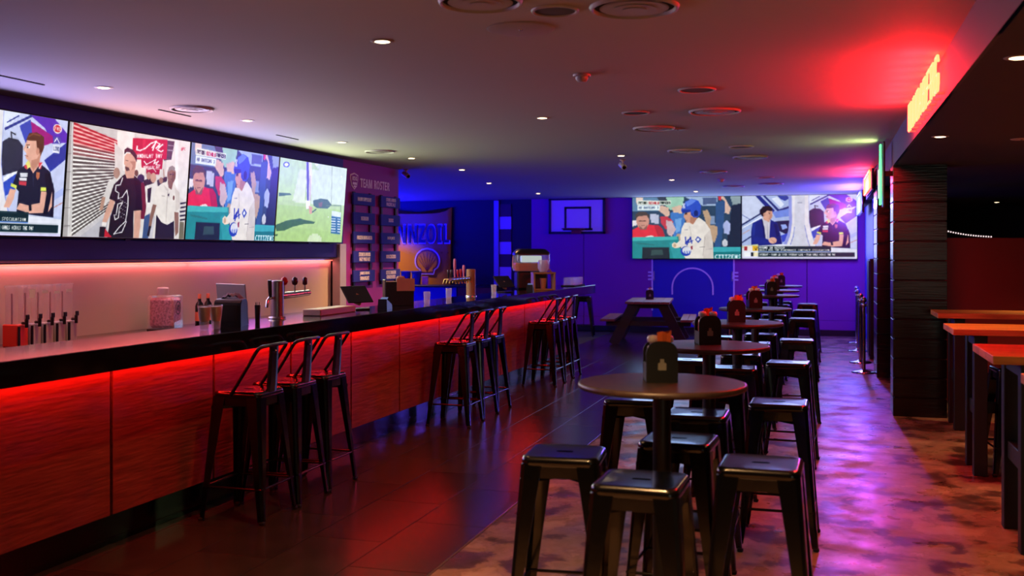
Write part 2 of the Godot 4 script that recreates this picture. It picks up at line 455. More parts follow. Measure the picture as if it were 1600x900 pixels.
	p.poly([1300, 190, 1365, 190, 1365, 235, 1300, 235], C("4a49a8")); p.line([1310, 225, 1330, 200, 1355, 228], 8, C("f0f0fa")); p.poly([1300, 245, 1362, 245, 1362, 295, 1300, 295], C("e6e9f8")); p.text("LIVE", 1306, 255, 13, 26, C("30407f"))
	return p.done()

func paint_baseball() -> ImageTexture:
	var p := Paint.new(); p.q = [70.0, 98.0, 1340.0, 95.0, 1340.0, 822.0, 70.0, 820.0]
	p.start(C("2a4560"))
	# crowd, out of focus
	p.poly([70, 98, 420, 98, 400, 260, 70, 260], C("5f86a8")); p.poly([360, 98, 690, 96, 660, 230, 520, 250], C("9ccbb4"))
	p.poly([110, 98, 200, 98, 190, 180, 120, 180], C("e8d2c6")); p.poly([360, 98, 470, 98, 500, 170, 420, 170], C("35404f"))
	p.poly([690, 96, 1080, 95, 1080, 200, 900, 200], C("9fb7d8")); p.poly([900, 110, 1060, 105, 1070, 180, 910, 190], C("4d5f8a"))
	p.poly([1070, 95, 1150, 95, 1230, 240, 1210, 300, 1150, 290, 1160, 150], C("d9b8a8")); p.poly([1080, 95, 1120, 95, 1112, 145, 1085, 140], C("cc3344"))
	p.poly([1220, 95, 1340, 95, 1340, 180, 1290, 250, 1250, 200], C("8ea2a8")); p.poly([1240, 200, 1340, 180, 1340, 700, 1180, 690], C("1b2940"))
	p.poly([1060, 160, 1160, 150, 1150, 420, 1110, 690, 1040, 690], C("2f5488")); p.poly([1140, 420, 1180, 370, 1225, 420, 1215, 540, 1150, 530], C("a9b5e2"))
	p.poly([960, 330, 1040, 320, 1050, 420, 980, 420], C("7f95b8")); p.poly([900, 260, 960, 250, 1000, 340, 990, 430, 1070, 440, 1075, 540, 1040, 640, 1000, 600], C("b99c80"))
	p.poly([520, 280, 690, 240, 690, 420, 640, 560, 560, 560], C("3f78c4")); p.poly([580, 360, 660, 340, 640, 500, 590, 520], C("6fa5e0"))
	p.poly([540, 220, 640, 190, 700, 240, 660, 290, 560, 280], C("d7b9a4"))
	p.poly([350, 230, 420, 190, 500, 220, 520, 300, 480, 340, 430, 290], C("d9b6a2")); p.poly([400, 330, 480, 320, 560, 380, 540, 470, 470, 480, 410, 400], C("c43a4a"))
	p.poly([470, 370, 540, 380, 590, 480, 540, 560, 490, 540], C("c9b0b6")); p.poly([280, 290, 390, 300, 385, 410, 290, 400], C("b9bfd8"))
	p.poly([70, 370, 130, 360, 140, 420, 70, 440], C("e6e0e6")); p.ell(620, 570, 30, 45, C("b79a84"))
	p.poly([1130, 620, 1160, 590, 1195, 620, 1185, 680, 1135, 680], C("c7cbd6"))
	p.soften(10)
	# man in red, soft
	p.poly([70, 580, 70, 480, 150, 440, 260, 420, 380, 425, 430, 470, 460, 560, 300, 580], C("e0293a"))
	p.ell(195, 370, 78, 105, C("c9917f")); p.poly([110, 350, 105, 300, 150, 262, 230, 268, 275, 310, 268, 350, 240, 310, 140, 320], C("4b413c"))
	p.poly([150, 430, 200, 470, 250, 420, 240, 480, 160, 480], C("8a5a50")); p.line([150, 375, 230, 375], 12, C("7f5248"))
	p.poly([230, 560, 300, 545, 360, 580, 230, 585], C("f0d9d6"))
	p.soften(5)
	p.ell(168, 372, 8, 5, C("3a2823")); p.ell(215, 372, 8, 5, C("3a2823")); p.line([180, 430, 215, 428], 7, C("6d3a34")); p.poly([330, 430, 380, 425, 430, 470, 455, 560, 380, 570], C("b81f30"))
	# rail
	p.poly([70, 570, 620, 560, 640, 822, 70, 822], C("17878c")); p.poly([70, 570, 600, 560, 610, 600, 70, 615], C("3fb3b2"))
	p.poly([190, 690, 510, 690, 515, 822, 185, 822], C("11232b")); p.poly([300, 720, 430, 715, 440, 780, 290, 785], C("2d4a4a"))
	p.line([120, 640, 330, 660], 14, C("1d7377")); p.poly([510, 640, 560, 620, 700, 760, 690, 822, 560, 822], C("2a9aa0"))
	p.poly([1020, 690, 1340, 690, 1340, 822, 1010, 822], C("12757c")); p.poly([1020, 690, 1340, 690, 1340, 740, 1020, 745], C("39a9b4"))
	p.soften(4)
	p.text("CITIZENS", 1045, 775, 38, 50, C("cfeaf0"))
	# batter
	p.poly([690, 400, 760, 390, 860, 340, 930, 390, 990, 480, 1020, 620, 1030, 822, 700, 822, 650, 700, 640, 560, 660, 460], C("e4ded6"))
	p.poly([920, 560, 990, 480, 1020, 620, 1030, 822, 910, 822], C("d3cbc4")); p.line([930, 570, 915, 700, 905, 790], 5, C("a89e9a")); p.line([870, 688, 925, 685], 6, C("57545a")); p.line([940, 715, 1015, 708], 5, C("a9a2a0"))
	p.line([750, 440, 770, 560], 4, C("b4aba6")); p.line([690, 485, 730, 482], 5, C("7d7f95"))
	p.poly([690, 290, 770, 270, 800, 330, 840, 350, 790, 425, 750, 400, 715, 400, 700, 360, 680, 330], C("cf9a80"))
	p.poly([690, 290, 720, 280, 722, 300, 695, 308], C("4a2c24")); p.line([700, 370, 722, 372], 6, C("8d4d44")); p.poly([760, 330, 840, 345, 790, 420, 755, 395], C("b07a62"))
	p.poly([655, 235, 700, 150, 770, 118, 850, 140, 885, 200, 880, 300, 845, 335, 800, 340, 765, 310, 762, 270, 700, 280, 665, 288, 650, 255], C("2b4fc4"))
	p.poly([700, 160, 770, 122, 830, 140, 780, 180, 720, 210], C("5f86ea")); p.poly([660, 250, 760, 245, 765, 270, 665, 288], C("1a349a")); p.ell(825, 290, 26, 36, C("11246c")); p.line([775, 290, 790, 325, 845, 320], 8, C("13277a"))
	p.text("K", 672, 170, 30, 60, C("dfe6fa"))
	p.line([700, 570, 705, 640, 735, 600, 720, 660, 760, 570, 775, 640], 14, C("233aa8")); p.line([700, 650, 790, 610], 10, C("233aa8"))
	p.poly([815, 600, 845, 560, 890, 595, 850, 640], C("2f49a8")); p.poly([830, 600, 848, 578, 870, 598, 848, 620], C("e9ecf4")); p.poly([762, 680, 785, 672, 785, 715, 768, 718], C("8a2640"))
	p.poly([540, 650, 570, 630, 640, 650, 640, 690, 580, 700, 545, 685], C("ead9c2")); p.ell(575, 668, 18, 22, C("c9a98a")); p.poly([600, 640, 690, 560, 700, 620, 640, 690], C("e4ded6"))
	p.ell(705, 735, 62, 58, C("1e3fae")); p.ell(715, 725, 50, 42, C("d9dce6")); p.line([690, 740, 705, 775], 10, C("2c4fc0")); p.line([720, 740, 730, 782], 10, C("2c4fc0")); p.line([745, 735, 752, 775], 9, C("2c4fc0"))
	# score box
	p.poly([130, 132, 530, 138, 528, 188, 130, 185], C("e8efe4")); p.poly([140, 145, 250, 147, 250, 178, 140, 176], C("1f3326")); p.poly([265, 148, 390, 150, 390, 180, 265, 178], C("b02a33")); p.poly([395, 148, 525, 150, 525, 180, 395, 178], C("22372c"))
	p.text("LAD 0 PHI 0", 148, 150, 21, 26, C("f4f7f2")); p.text("1 2-1", 400, 152, 24, 25, C("f4f7f2"))
	p.poly([130, 190, 400, 192, 398, 250, 130, 248], C("dfeef0")); p.text("AB BATTING 3", 146, 204, 20, 26, C("2d4a78"))
	return p.done()

func paint_corridor() -> ImageTexture:
	var p := Paint.new(); p.q = [55.0, 18.0, 915.0, 165.0, 870.0, 868.0, 20.0, 846.0]
	p.start(C("d9d4cf"))
	p.poly([20, 0, 360, 70, 340, 640, 20, 850], C("c9c6c4"))
	# louvred wall running to a vanishing point
	for i in 27:
		var y0 := 20.0 + i * 31.0
		var yr := 250.0 + (y0 - 250.0) * 0.62 if y0 < 560.0 else 442.0 + (y0 - 560.0) * 0.55
		var top := C("f4f2ee"); var dark := C("514b49")
		if i < 5: top = C("f7b9b4"); dark = C("b3222c")
		elif i < 8: dark = C("7a3f40")
		var xr := 360.0 - i * 1.5
		p.poly([75, y0, xr, yr + 40, xr, yr + 52, 75, y0 + 17], dark)
		p.poly([75, y0 + 17, xr, yr + 52, xr, yr + 60, 75, y0 + 31], top)
	p.poly([55, 18, 78, 20, 48, 846, 20, 846], C("aaa6a6")); p.line([70, 30, 52, 840], 7, C("d9d8d8"))
	for i in 6: p.line([28, 120 + i * 130, 62, 118 + i * 130], 4, C("6d6a6c"))
	p.poly([60, 860, 330, 640, 330, 700, 240, 860], C("c4c1c4")); p.poly([110, 860, 300, 690, 300, 860], C("b5b4bb"))
	p.poly([360, 80, 480, 90, 480, 380, 360, 360], C("efe9e4")); p.poly([340, 160, 400, 230, 400, 380, 345, 370], C("dcd5d1"))
	# far wall and right wall
	p.poly([720, 140, 915, 165, 890, 600, 720, 480], C("e6e2dd")); p.poly([790, 150, 820, 155, 815, 560, 790, 540], C("f4f1ee")); p.poly([726, 150, 785, 158, 760, 290, 700, 295], C("3a4150"))
	p.line([735, 185, 780, 190], 6, C("9aa0ac")); p.line([730, 220, 775, 225], 6, C("9aa0ac")); p.poly([480, 270, 560, 280, 560, 400, 490, 390], C("ece5da"))
	# hanging banners with a swirl
	p.poly([468, 130, 728, 145, 722, 288, 466, 285], C("c2213c")); p.poly([540, 140, 560, 140, 560, 285, 540, 285], C("d22f48")); p.poly([640, 143, 660, 144, 660, 287, 640, 287], C("d22f48"))
	p.line([500, 190, 497, 215, 520, 222, 560, 205, 600, 170, 640, 155, 615, 220], 10, C("f5eeee")); p.line([610, 200, 640, 160, 670, 175, 640, 205, 690, 180, 650, 215, 680, 232, 694, 222], 9, C("f5eeee"))
	p.text("MANDALAY BAY", 482, 246, 17.5, 30, C("f7f2f2"))
	p.poly([530, 276, 695, 286, 688, 358, 534, 345], C("b81f3a")); p.line([552, 300, 570, 322, 615, 300, 640, 285, 625, 318, 660, 300, 640, 325, 672, 328], 7, C("f5eeee")); p.text("MANDALAY BAY", 548, 332, 10.5, 20, C("f3eaea"))
	p.poly([568, 352, 672, 360, 668, 396, 570, 392], C("a81d36")); p.line([580, 360, 620, 350, 640, 375], 6, C("e9d8d8"))
	# people at the back
	p.ell(358, 385, 22, 40, C("a88676")); p.poly([300, 450, 340, 420, 380, 430, 370, 560, 300, 600, 260, 640, 270, 560], C("d3cfcb")); p.poly([262, 560, 285, 560, 270, 650, 245, 660], C("b08a76"))
	p.poly([500, 430, 560, 460, 580, 560, 560, 720, 520, 720], C("6e1f2c")); p.ell(530, 425, 26, 32, C("26284a")); p.ell(497, 385, 14, 24, C("6b4a3e"))
	p.poly([545, 440, 600, 420, 640, 470, 560, 480], C("25242c")); p.ell(588, 405, 18, 28, C("b58a76")); p.ell(622, 420, 22, 36, C("c99c86")); p.poly([560, 480, 640, 455, 660, 520, 620, 670, 575, 680], C("e4dfda")); p.poly([580, 500, 610, 490, 600, 600, 582, 600], C("23222a"))
	p.poly([650, 440, 690, 420, 730, 440, 700, 480, 660, 490], C("3a3a42")); p.ell(682, 440, 16, 22, C("a07a68")); p.poly([700, 415, 730, 415, 730, 440, 705, 445], C("2c2a30")); p.line([705, 415, 700, 360], 7, C("b08b78"))
	p.poly([560, 700, 600, 680, 590, 860, 545, 860], C("35507c")); p.poly([600, 690, 640, 700, 620, 860, 590, 860], C("c4c2c8"))
	p.poly([840, 590, 885, 580, 872, 760, 838, 740], C("d9d3cf"))
	for i in 5: p.line([842, 610 + i * 30, 880, 604 + i * 30], 12, C("2b2930"))
	p.poly([835, 740, 872, 745, 868, 866, 830, 866], C("6e6a52"))
	# guard in a white shirt
	p.poly([690, 460, 735, 445, 790, 470, 830, 520, 840, 640, 800, 680, 780, 740, 730, 765, 680, 745, 640, 690, 650, 620, 620, 610, 625, 560, 650, 490], C("e3ddd4"))
	p.poly([650, 690, 690, 745, 735, 765, 790, 735, 790, 866, 640, 866], C("1d1c24")); p.poly([700, 470, 735, 500, 745, 520, 720, 510], C("c9c1b8"))
	p.ell(764, 400, 34, 62, C("8f6a58")); p.poly([735, 380, 742, 345, 770, 332, 792, 350, 790, 378, 765, 362], C("8d8782")); p.poly([735, 440, 780, 450, 765, 510, 740, 490], C("835f4e")); p.line([750, 395, 783, 398], 6, C("4a342c")); p.line([758, 432, 778, 433], 5, C("57382f"))
	p.poly([622, 612, 650, 620, 622, 720, 610, 780, 590, 780, 600, 700], C("8a6553")); p.poly([595, 770, 612, 775, 596, 848, 580, 840], C("202028")); p.poly([790, 670, 825, 675, 825, 820, 800, 850, 795, 760], C("8a6553"))
	p.poly([738, 538, 748, 538, 745, 556, 736, 552], C("24222a")); p.ell(784, 568, 8, 17, C("6d4a3a")); p.line([690, 552, 712, 555], 5, C("a39b92"))
	# fighter in a black shirt and cap
	p.poly([410, 395, 480, 400, 530, 450, 545, 660, 480, 660, 480, 860, 300, 860, 320, 700, 350, 600, 310, 570, 340, 470], C("1a171c"))
	p.poly([415, 330, 490, 330, 480, 420, 430, 425, 418, 395], C("d3a08c")); p.poly([412, 260, 430, 240, 470, 245, 495, 300, 490, 350, 440, 372, 415, 360, 418, 330, 408, 320], C("dba994")); p.poly([414, 340, 440, 345, 450, 365, 425, 370], C("54403a"))
	p.poly([408, 250, 410, 215, 430, 200, 470, 215, 498, 255, 498, 305, 480, 270, 450, 235, 425, 232], C("2b2630"))
	p.poly([318, 575, 350, 590, 330, 660, 295, 745, 265, 745, 290, 650], C("cf9e8a")); p.poly([266, 740, 296, 745, 290, 775, 262, 772], C("e6e0dc")); p.poly([250, 775, 290, 778, 285, 850, 245, 850], C("1d1a20")); p.poly([285, 790, 330, 850, 280, 850], C("b8232f"))
	p.poly([484, 660, 535, 655, 530, 780, 520, 858, 484, 858], C("cf9e8a"))
	p.line([400, 420, 385, 470, 355, 475, 352, 515, 375, 530, 372, 570, 400, 560, 430, 510, 440, 560, 440, 620, 425, 735, 380, 780, 345, 828, 400, 815, 430, 740], 7, C("d9d6d9")); p.line([400, 600, 370, 610, 358, 690, 345, 690, 352, 725, 375, 710, 380, 640, 402, 600], 7, C("d9d6d9"))
	for i in 24: p.ell(385 + (i * 37) % 48, 580 + (i * 53) % 150, 2.5, 3, C("c9c6ca"))
	p.poly([450, 300, 490, 300, 488, 350, 460, 366, 470, 330], C("b98570")); p.line([420, 292, 436, 296], 4, C("4a342c")); p.line([418, 338, 432, 342], 4, C("8d4f46")); p.poly([475, 420, 520, 455, 540, 650, 490, 650, 500, 540], C("100e12")); p.line([350, 480, 330, 560], 5, C("2e2a32"))
	p.poly([770, 380, 795, 380, 795, 430, 775, 455, 765, 440], C("74523f")); p.ell(755, 398, 4, 4, C("241a18")); p.ell(778, 400, 4, 4, C("241a18")); p.poly([790, 490, 830, 530, 835, 640, 800, 670, 800, 580], C("cfc7bd")); p.line([735, 520, 725, 740], 4, C("bdb4aa"))
	p.text("UFC", 838, 205, 13, 20, C("d0283c"))
	return p.done()

func paint_golf() -> ImageTexture:
	var p := Paint.new(); p.q = [815.0, 152.0, 1362.0, 257.0, 1318.0, 868.0, 765.0, 853.0]
	p.start(C("bcd996"))
	p.poly([815, 150, 1000, 190, 960, 500, 770, 520], C("c3e19c")); p.poly([960, 250, 1010, 260, 1000, 540, 900, 520], C("dcebc8")); p.poly([1050, 260, 1362, 300, 1340, 560, 1050, 540], C("d6e8d4"))
	p.poly([1070, 200, 1362, 257, 1362, 330, 1150, 300], C("d2e4cf")); p.poly([770, 540, 1320, 600, 1318, 868, 765, 853], C("b2d57f")); p.poly([765, 740, 1100, 760, 1318, 800, 1318, 868, 765, 853], C("abd078"))
	p.ell(1080, 850, 60, 55, C("cfe3b4"))
	p.soften(14)
	p.line([1228, 235, 1222, 560], 3, C("8fa08c"))
	p.poly([800, 448, 880, 452, 895, 466, 800, 478], C("4f7a50")); p.poly([770, 720, 860, 680, 960, 665, 1010, 680, 1085, 695, 1070, 710, 990, 712, 900, 735, 840, 765, 780, 772], C("3e6b33"))
	p.poly([766, 800, 790, 795, 785, 812, 766, 812], C("3e6b33")); p.poly([1065, 515, 1130, 500, 1190, 510, 1225, 555, 1190, 585, 1100, 580, 1070, 560], C("4b6f5c")); p.line([1050, 620, 1090, 590], 10, C("4b6f5c")); p.line([1180, 560, 1310, 562, 1308, 610], 6, C("6f8f68")); p.poly([1110, 535, 1145, 530, 1140, 570, 1115, 570], C("7f6a60"))
	p.poly([1010, 190, 1055, 198, 1058, 330, 1045, 520, 1015, 520, 1010, 330], C("e9e6f2")); p.poly([1012, 190, 1030, 193, 1034, 330, 1030, 520, 1016, 520], C("5a5a9c")); p.line([1042, 310, 1040, 520], 8, C("c9b0ba"))
	p.poly([1005, 515, 1045, 515, 1035, 580, 1010, 590], C("f4f1ee")); p.poly([1030, 560, 1060, 570, 1055, 628, 1035, 625], C("d9a48a"))
	p.ell(858, 212, 24, 24, C("5a6fae")); p.ell(858, 212, 15, 15, C("f0f3fa")); p.ell(1095, 215, 12, 12, C("eaf3ea")); p.ell(1312, 322, 7, 7, C("f4f8f4")); p.ell(1196, 655, 5, 5, C("f4f8f4"))
	p.poly([1228, 605, 1312, 620, 1302, 800, 1218, 792], C("2a6c96")); p.poly([1228, 605, 1312, 620, 1308, 660, 1226, 648], C("dcebf4"))
	for i in 6:
		p.line([1226, 670 + i * 21, 1258, 672 + i * 21], 8, C("e4eef4")); p.line([1282, 674 + i * 21, 1300, 676 + i * 21], 8, C("e4eef4"))
	return p.done()

# ------------------------------------------------------------------ builders
func area(parent: Node3D, pos: Vector3, dir: Vector3, size: Vector2, col: Color, energy: float) -> void:
	var l := AreaLight3D.new(); l.name = "light"
	l.area_size = size; l.light_color = col; l.light_energy = energy; l.shadow_enabled = true
	l.area_range = 30.0; l.area_attenuation = 2.0
	parent.add_child(l, true)
	var up := Vector3.UP if absf(dir.y) < 0.9 else Vector3.FORWARD
	l.transform = Transform3D(Basis.looking_at(dir, up), pos)

func omni(parent: Node3D, pos: Vector3, col: Color, energy: float, size := 0.06) -> void:
	var l := OmniLight3D.new(); l.name = "light"
	l.light_color = col; l.light_energy = energy; l.light_size = size; l.omni_range = 30.0; l.omni_attenuation = 2.0; l.shadow_enabled = true
	parent.add_child(l, true); l.position = pos

func television(at: Vector3, yaw: float, tilt: float, w: float, h: float, t: ImageTexture, energy: float, tint: Color, lamp: float, label: String) -> void:
	var o := thing("television", label, "television", at, yaw, "wall-mounted screens")
	o.rotation.x = tilt
	part("body", G().box(Vector3(0, 0, -0.03), Vector3(w, h, 0.055), 0.006), M("tv_black", C("050506"), 0.35), o)
	var m := StandardMaterial3D.new()
	m.albedo_color = Color(0.01, 0.01, 0.01); m.roughness = 0.25
	m.emission_enabled = true; m.emission = Color.BLACK; m.emission_texture = t; m.emission_energy_multiplier = energy
	var a := w * 0.5 - 0.010; var b := h * 0.5 - 0.011
	part("screen", G().quad(Vector3(-a, -b, 0.0), Vector3(a, -b, 0.0), Vector3(a, b, 0.0), Vector3(-a, b, 0.0), Vector3.BACK), m, o)
	part("sensor", G().box(Vector3(0, -h * 0.5 - 0.004, -0.01), Vector3(0.06, 0.012, 0.02)), M("tv_black"), o)
	part("wall_bracket", G().box(Vector3(0, 0, -0.085), Vector3(w * 0.3, h * 0.35, 0.06)), M("tv_black"), o)
	area(o, Vector3(0, 0, 0.012), Vector3.BACK, Vector2(w * 0.97, h * 0.97), tint, lamp)

func leg_profile(cx: float, cz: float, sx: float, sz: float, w: float, t: float, y: float) -> PackedVector3Array:   # L-shaped sheet section, outer corner at cx, cz
	var o := PackedVector3Array()
	var r := minf(w * 0.35, 0.018)
	o.append(Vector3(cx - sx * w, y, cz)); o.append(Vector3(cx - sx * r, y, cz)); o.append(Vector3(cx - sx * r * 0.3, y, cz - sz * r * 0.3)); o.append(Vector3(cx, y, cz - sz * r)); o.append(Vector3(cx, y, cz - sz * w))
	o.append(Vector3(cx - sx * t, y, cz - sz * w)); o.append(Vector3(cx - sx * t, y, cz - sz * (r + t * 0.3))); o.append(Vector3(cx - sx * (r + t * 0.3), y, cz - sz * t)); o.append(Vector3(cx - sx * w, y, cz - sz * t))
	return o
func stool_common(o: Node3D) -> void:
	var met: Material = M("stool_metal")
	var g := G()
	var slot: Array = []
	for y in [0.763, 0.725]:
		var r := rrect(0.036, 0.015, 0.0145, y)
		slot.append(r)
	g.grid([rrect(0.150, 0.150, 0.030, 0.722), rrect(0.158, 0.158, 0.036, 0.728), rrect(0.160, 0.160, 0.040, 0.748), rrect(0.153, 0.153, 0.040, 0.762), rrect(0.140, 0.140, 0.034, 0.766), rrect(0.128, 0.128, 0.030, 0.763), slot[0]], true, true, false)
	g.grid([slot[0], slot[1]], true, true, false)
	part("seat", g, met, o)
	var k := G()
	for s in [-1.0, 1.0]:
		k.box(Vector3(0, 0.702, s * 0.152), Vector3(0.20, 0.045, 0.004)); k.box(Vector3(s * 0.152, 0.702, 0), Vector3(0.004, 0.045, 0.20))
	part("apron", k, met, o)
	for sx in [-1.0, 1.0]:
		for sz in [-1.0, 1.0]:
			var rows: Array = []
			for i in 5:
				var t := i / 4.0
				var e := lerpf(0.158, 0.213, t)
				rows.append(leg_profile(sx * e, sz * e, sx, sz, lerpf(0.088, 0.034, pow(t, 0.9)), 0.006, lerpf(0.735, 0.014, t)))
			var leg := part("leg", G().grid(rows, false), met, o)
			part("foot_cap", G(X(Vector3(sx * 0.201, 0, sz * 0.201))).box(Vector3(0, 0.010, 0), Vector3(0.032, 0.020, 0.032), 0.006), M("rubber", C("0a0a0a"), 0.8), leg)
	for s in [-1.0, 1.0]:
		var e := 0.192
		part("foot_rail", G().tube([Vector3(-e, 0.20, s * e), Vector3(e, 0.20, s * e)], 0.0075, 8), met, o)
		part("foot_rail", G().tube([Vector3(s * e, 0.20, -e), Vector3(s * e, 0.20, e)], 0.0075, 8), met, o)
	part("cross_brace", G().bar(Vector3(-0.16, 0.662, -0.16), Vector3(0.16, 0.662, 0.16), 0.022, 0.004, Vector3(0, 1, 0)).bar(Vector3(-0.16, 0.666, 0.16), Vector3(0.16, 0.666, -0.16), 0.022, 0.004, Vector3(0, 1, 0)), met, o)
func make_stool(label: String, at: Vector3, yaw: float, group: String) -> Node3D:
	var o := thing("bar_stool", label, "stool", at, yaw, group)
	stool_common(o)
	return o
func make_back_stool(label: String, at: Vector3, yaw: float, group: String) -> Node3D:      # backrest at local +x
	var o := thing("backed_bar_stool", label, "stool", at, yaw, group)
	stool_common(o)
	var met: Material = M("stool_metal")
	var pts: Array = [Vector3(-0.03, 0.745, -0.160), Vector3(0.01, 0.80, -0.162), Vector3(0.145, 1.005, -0.170), Vector3(0.158, 1.022, -0.168), Vector3(0.168, 1.032, -0.155), Vector3(0.173, 1.036, -0.13), Vector3(0.175, 1.037, 0.0)]
	var full: Array = pts.duplicate()
	for i in range(pts.size() - 2, -1, -1): full.append(Vector3(pts[i].x, pts[i].y, -pts[i].z))
	part("back_hoop", G().tube(full, 0.0105, 10), met, o)
	part("back_splat", G().grid([_sl(0.152, 0.73, 0.060), _sl(0.158, 0.80, 0.058), _sl(0.166, 0.92, 0.054), _sl(0.173, 1.034, 0.050)], false), met, o)
	part("rivet", G(X(Vector3(0.181, 1.0, 0), 0, 0, -PI / 2)).lathe([[0.0, 0.004], [0.006, 0.003], [0.008, 0.0]], 10), M("chrome"), o)
	return o
func _sl(x: float, y: float, hw: float) -> PackedVector3Array:
	return PackedVector3Array([Vector3(x, y, -hw), Vector3(x + 0.004, y, -hw * 0.5), Vector3(x + 0.004, y, hw * 0.5), Vector3(x, y, hw), Vector3(x - 0.006, y, hw), Vector3(x - 0.006, y, -hw)])

func round_table(label: String, at: Vector3) -> Node3D:
	var o := thing("round_high_table", label, "table", at, 0.0, "round high tables in a row")
	part("table_top", G().lathe([[0.0, 1.022], [0.335, 1.022], [0.348, 1.028], [0.351, 1.037], [0.347, 1.047], [0.338, 1.05], [0.0, 1.05]], 64), M("table_top"), o)
	part("top_plate", G().lathe([[0.0, 1.0], [0.12, 1.0], [0.12, 1.022], [0.0, 1.022]], 24, false), M("black_steel"), o)
	part("pole", G().lathe([[0.038, 0.02], [0.038, 1.0]], 24), M("black_steel"), o)
	part("base", G().lathe([[0.225, 0.0], [0.225, 0.008], [0.21, 0.018], [0.07, 0.028], [0.045, 0.045], [0.038, 0.07]], 40), M("black_steel"), o)
	return o

func make_caddy(o: Node3D) -> void:                            # black arched table caddy
	var m: Material = M("caddy_black", C("060606"), 0.6)
	for s in [-1.0, 1.0]:
		part("end_panel", G(X(Vector3(0, 0, s * 0.052))).prism(arch(0.066, 0.172, 0.05), -0.004, 0.004), m, o)
	part("tray", G().box(Vector3(0, 0.006, 0), Vector3(0.128, 0.010, 0.098), 0.003), m, o)
	for s in [-1.0, 1.0]:
		part("side_rail", G().box(Vector3(s * 0.062, 0.045, 0), Vector3(0.006, 0.07, 0.098), 0.002), m, o)
	var e := part("emblem", G(X(Vector3(0, 0.075, 0.057))).prism(PackedVector2Array([Vector2(-0.017, -0.022), Vector2(0.017, -0.022), Vector2(0.017, 0.006), Vector2(0.008, 0.010), Vector2(0.008, 0.024), Vector2(-0.008, 0.024), Vector2(-0.008, 0.010), Vector2(-0.017, 0.006)]), -0.001, 0.001), M("emblem_grey", C("8d897c"), 0.6), o)
	e.set_meta("label", "pale printed emblem on the caddy end")

func place_caddy_set(tag: String, at: Vector3, i: int, proto: Array) -> void:
	var yaw := 0.29 + 0.1 * sin(i * 2.3)
	if proto.is_empty():
		var c := thing("condiment_caddy", "black arched condiment caddy on " + tag, "caddy", at, yaw, "table caddies")
		make_caddy(c)
		var b := thing("sauce_bottle", "x", "bottle", at, 0, "sauce bottles in the caddies")
		part("bottle_body", G().lathe([[0.0, 0.0], [0.024, 0.0], [0.026, 0.006], [0.026, 0.115], [0.022, 0.135], [0.012, 0.142], [0.0, 0.142]], 18), M("sauce_red", C("a01414"), 0.3), b)
		part("cap", G().lathe([[0.013, 0.142], [0.013, 0.152], [0.024, 0.154], [0.025, 0.170], [0.020, 0.180], [0.0, 0.184]], 16), M("cap_white", C("d9d2d0"), 0.35), b)
		proto.append(c); proto.append(b)
		var n := solo("paper_napkin", G(X(Vector3.ZERO)).grid([_nap(0.0, 0.020), _nap(0.6, 0.024), _nap(1.0, 0.030)], false), M("napkin_orange", C("e0672e"), 0.8), "x", "napkin", at, 0, "folded napkins in the caddies")
		proto.append(n)
	else:
		copy_of(proto[0], at, yaw, "black arched condiment caddy on " + tag)
	var bas := Basis(Vector3.UP, yaw)
	var first: bool = not proto[1].has_meta("used")
	var spots := [Vector3(0.030, 0.0115, 0.008), Vector3(-0.030, 0.0115, -0.006)]
	var names := ["red sauce bottle, right in the caddy on ", "red sauce bottle, left in the caddy on "]
	for k in 2:
		var p: Vector3 = at + bas * spots[k]
		if first and k == 0:
			proto[1].position = p; proto[1].set_meta("label", names[0] + tag); proto[1].set_meta("used", true)
		else:
			var c := copy_of(proto[1], p, 0, names[k] + tag)
			if c.has_meta("used"): c.remove_meta("used")
	var q: Vector3 = at + bas * Vector3(0.0, 0.0115, 0.034 if i % 2 == 0 else -0.032)
	if first:
		proto[2].position = q; proto[2].rotation.y = yaw; proto[2].set_meta("label", "folded orange napkin sticking out of the caddy on " + tag)
	else: copy_of(proto[2], q, yaw + 0.4 * sin(i * 1.7), "folded orange napkin sticking out of the caddy on " + tag)
func _nap(t: float, w: float) -> PackedVector3Array:
	var y := t * 0.196; var s := sin(t * 2.0) * 0.012
	return PackedVector3Array([Vector3(-w + s, y, 0.004), Vector3(-w * 0.3 + s, y + 0.006 * t, 0.010), Vector3(w * 0.4 + s, y - 0.004 * t, 0.003), Vector3(w + s, y + 0.010 * t, 0.007), Vector3(w + s, y + 0.010 * t, 0.004), Vector3(w * 0.4 + s, y - 0.004 * t, 0.0), Vector3(-w * 0.3 + s, y + 0.006 * t, 0.006), Vector3(-w + s, y, 0.0)])

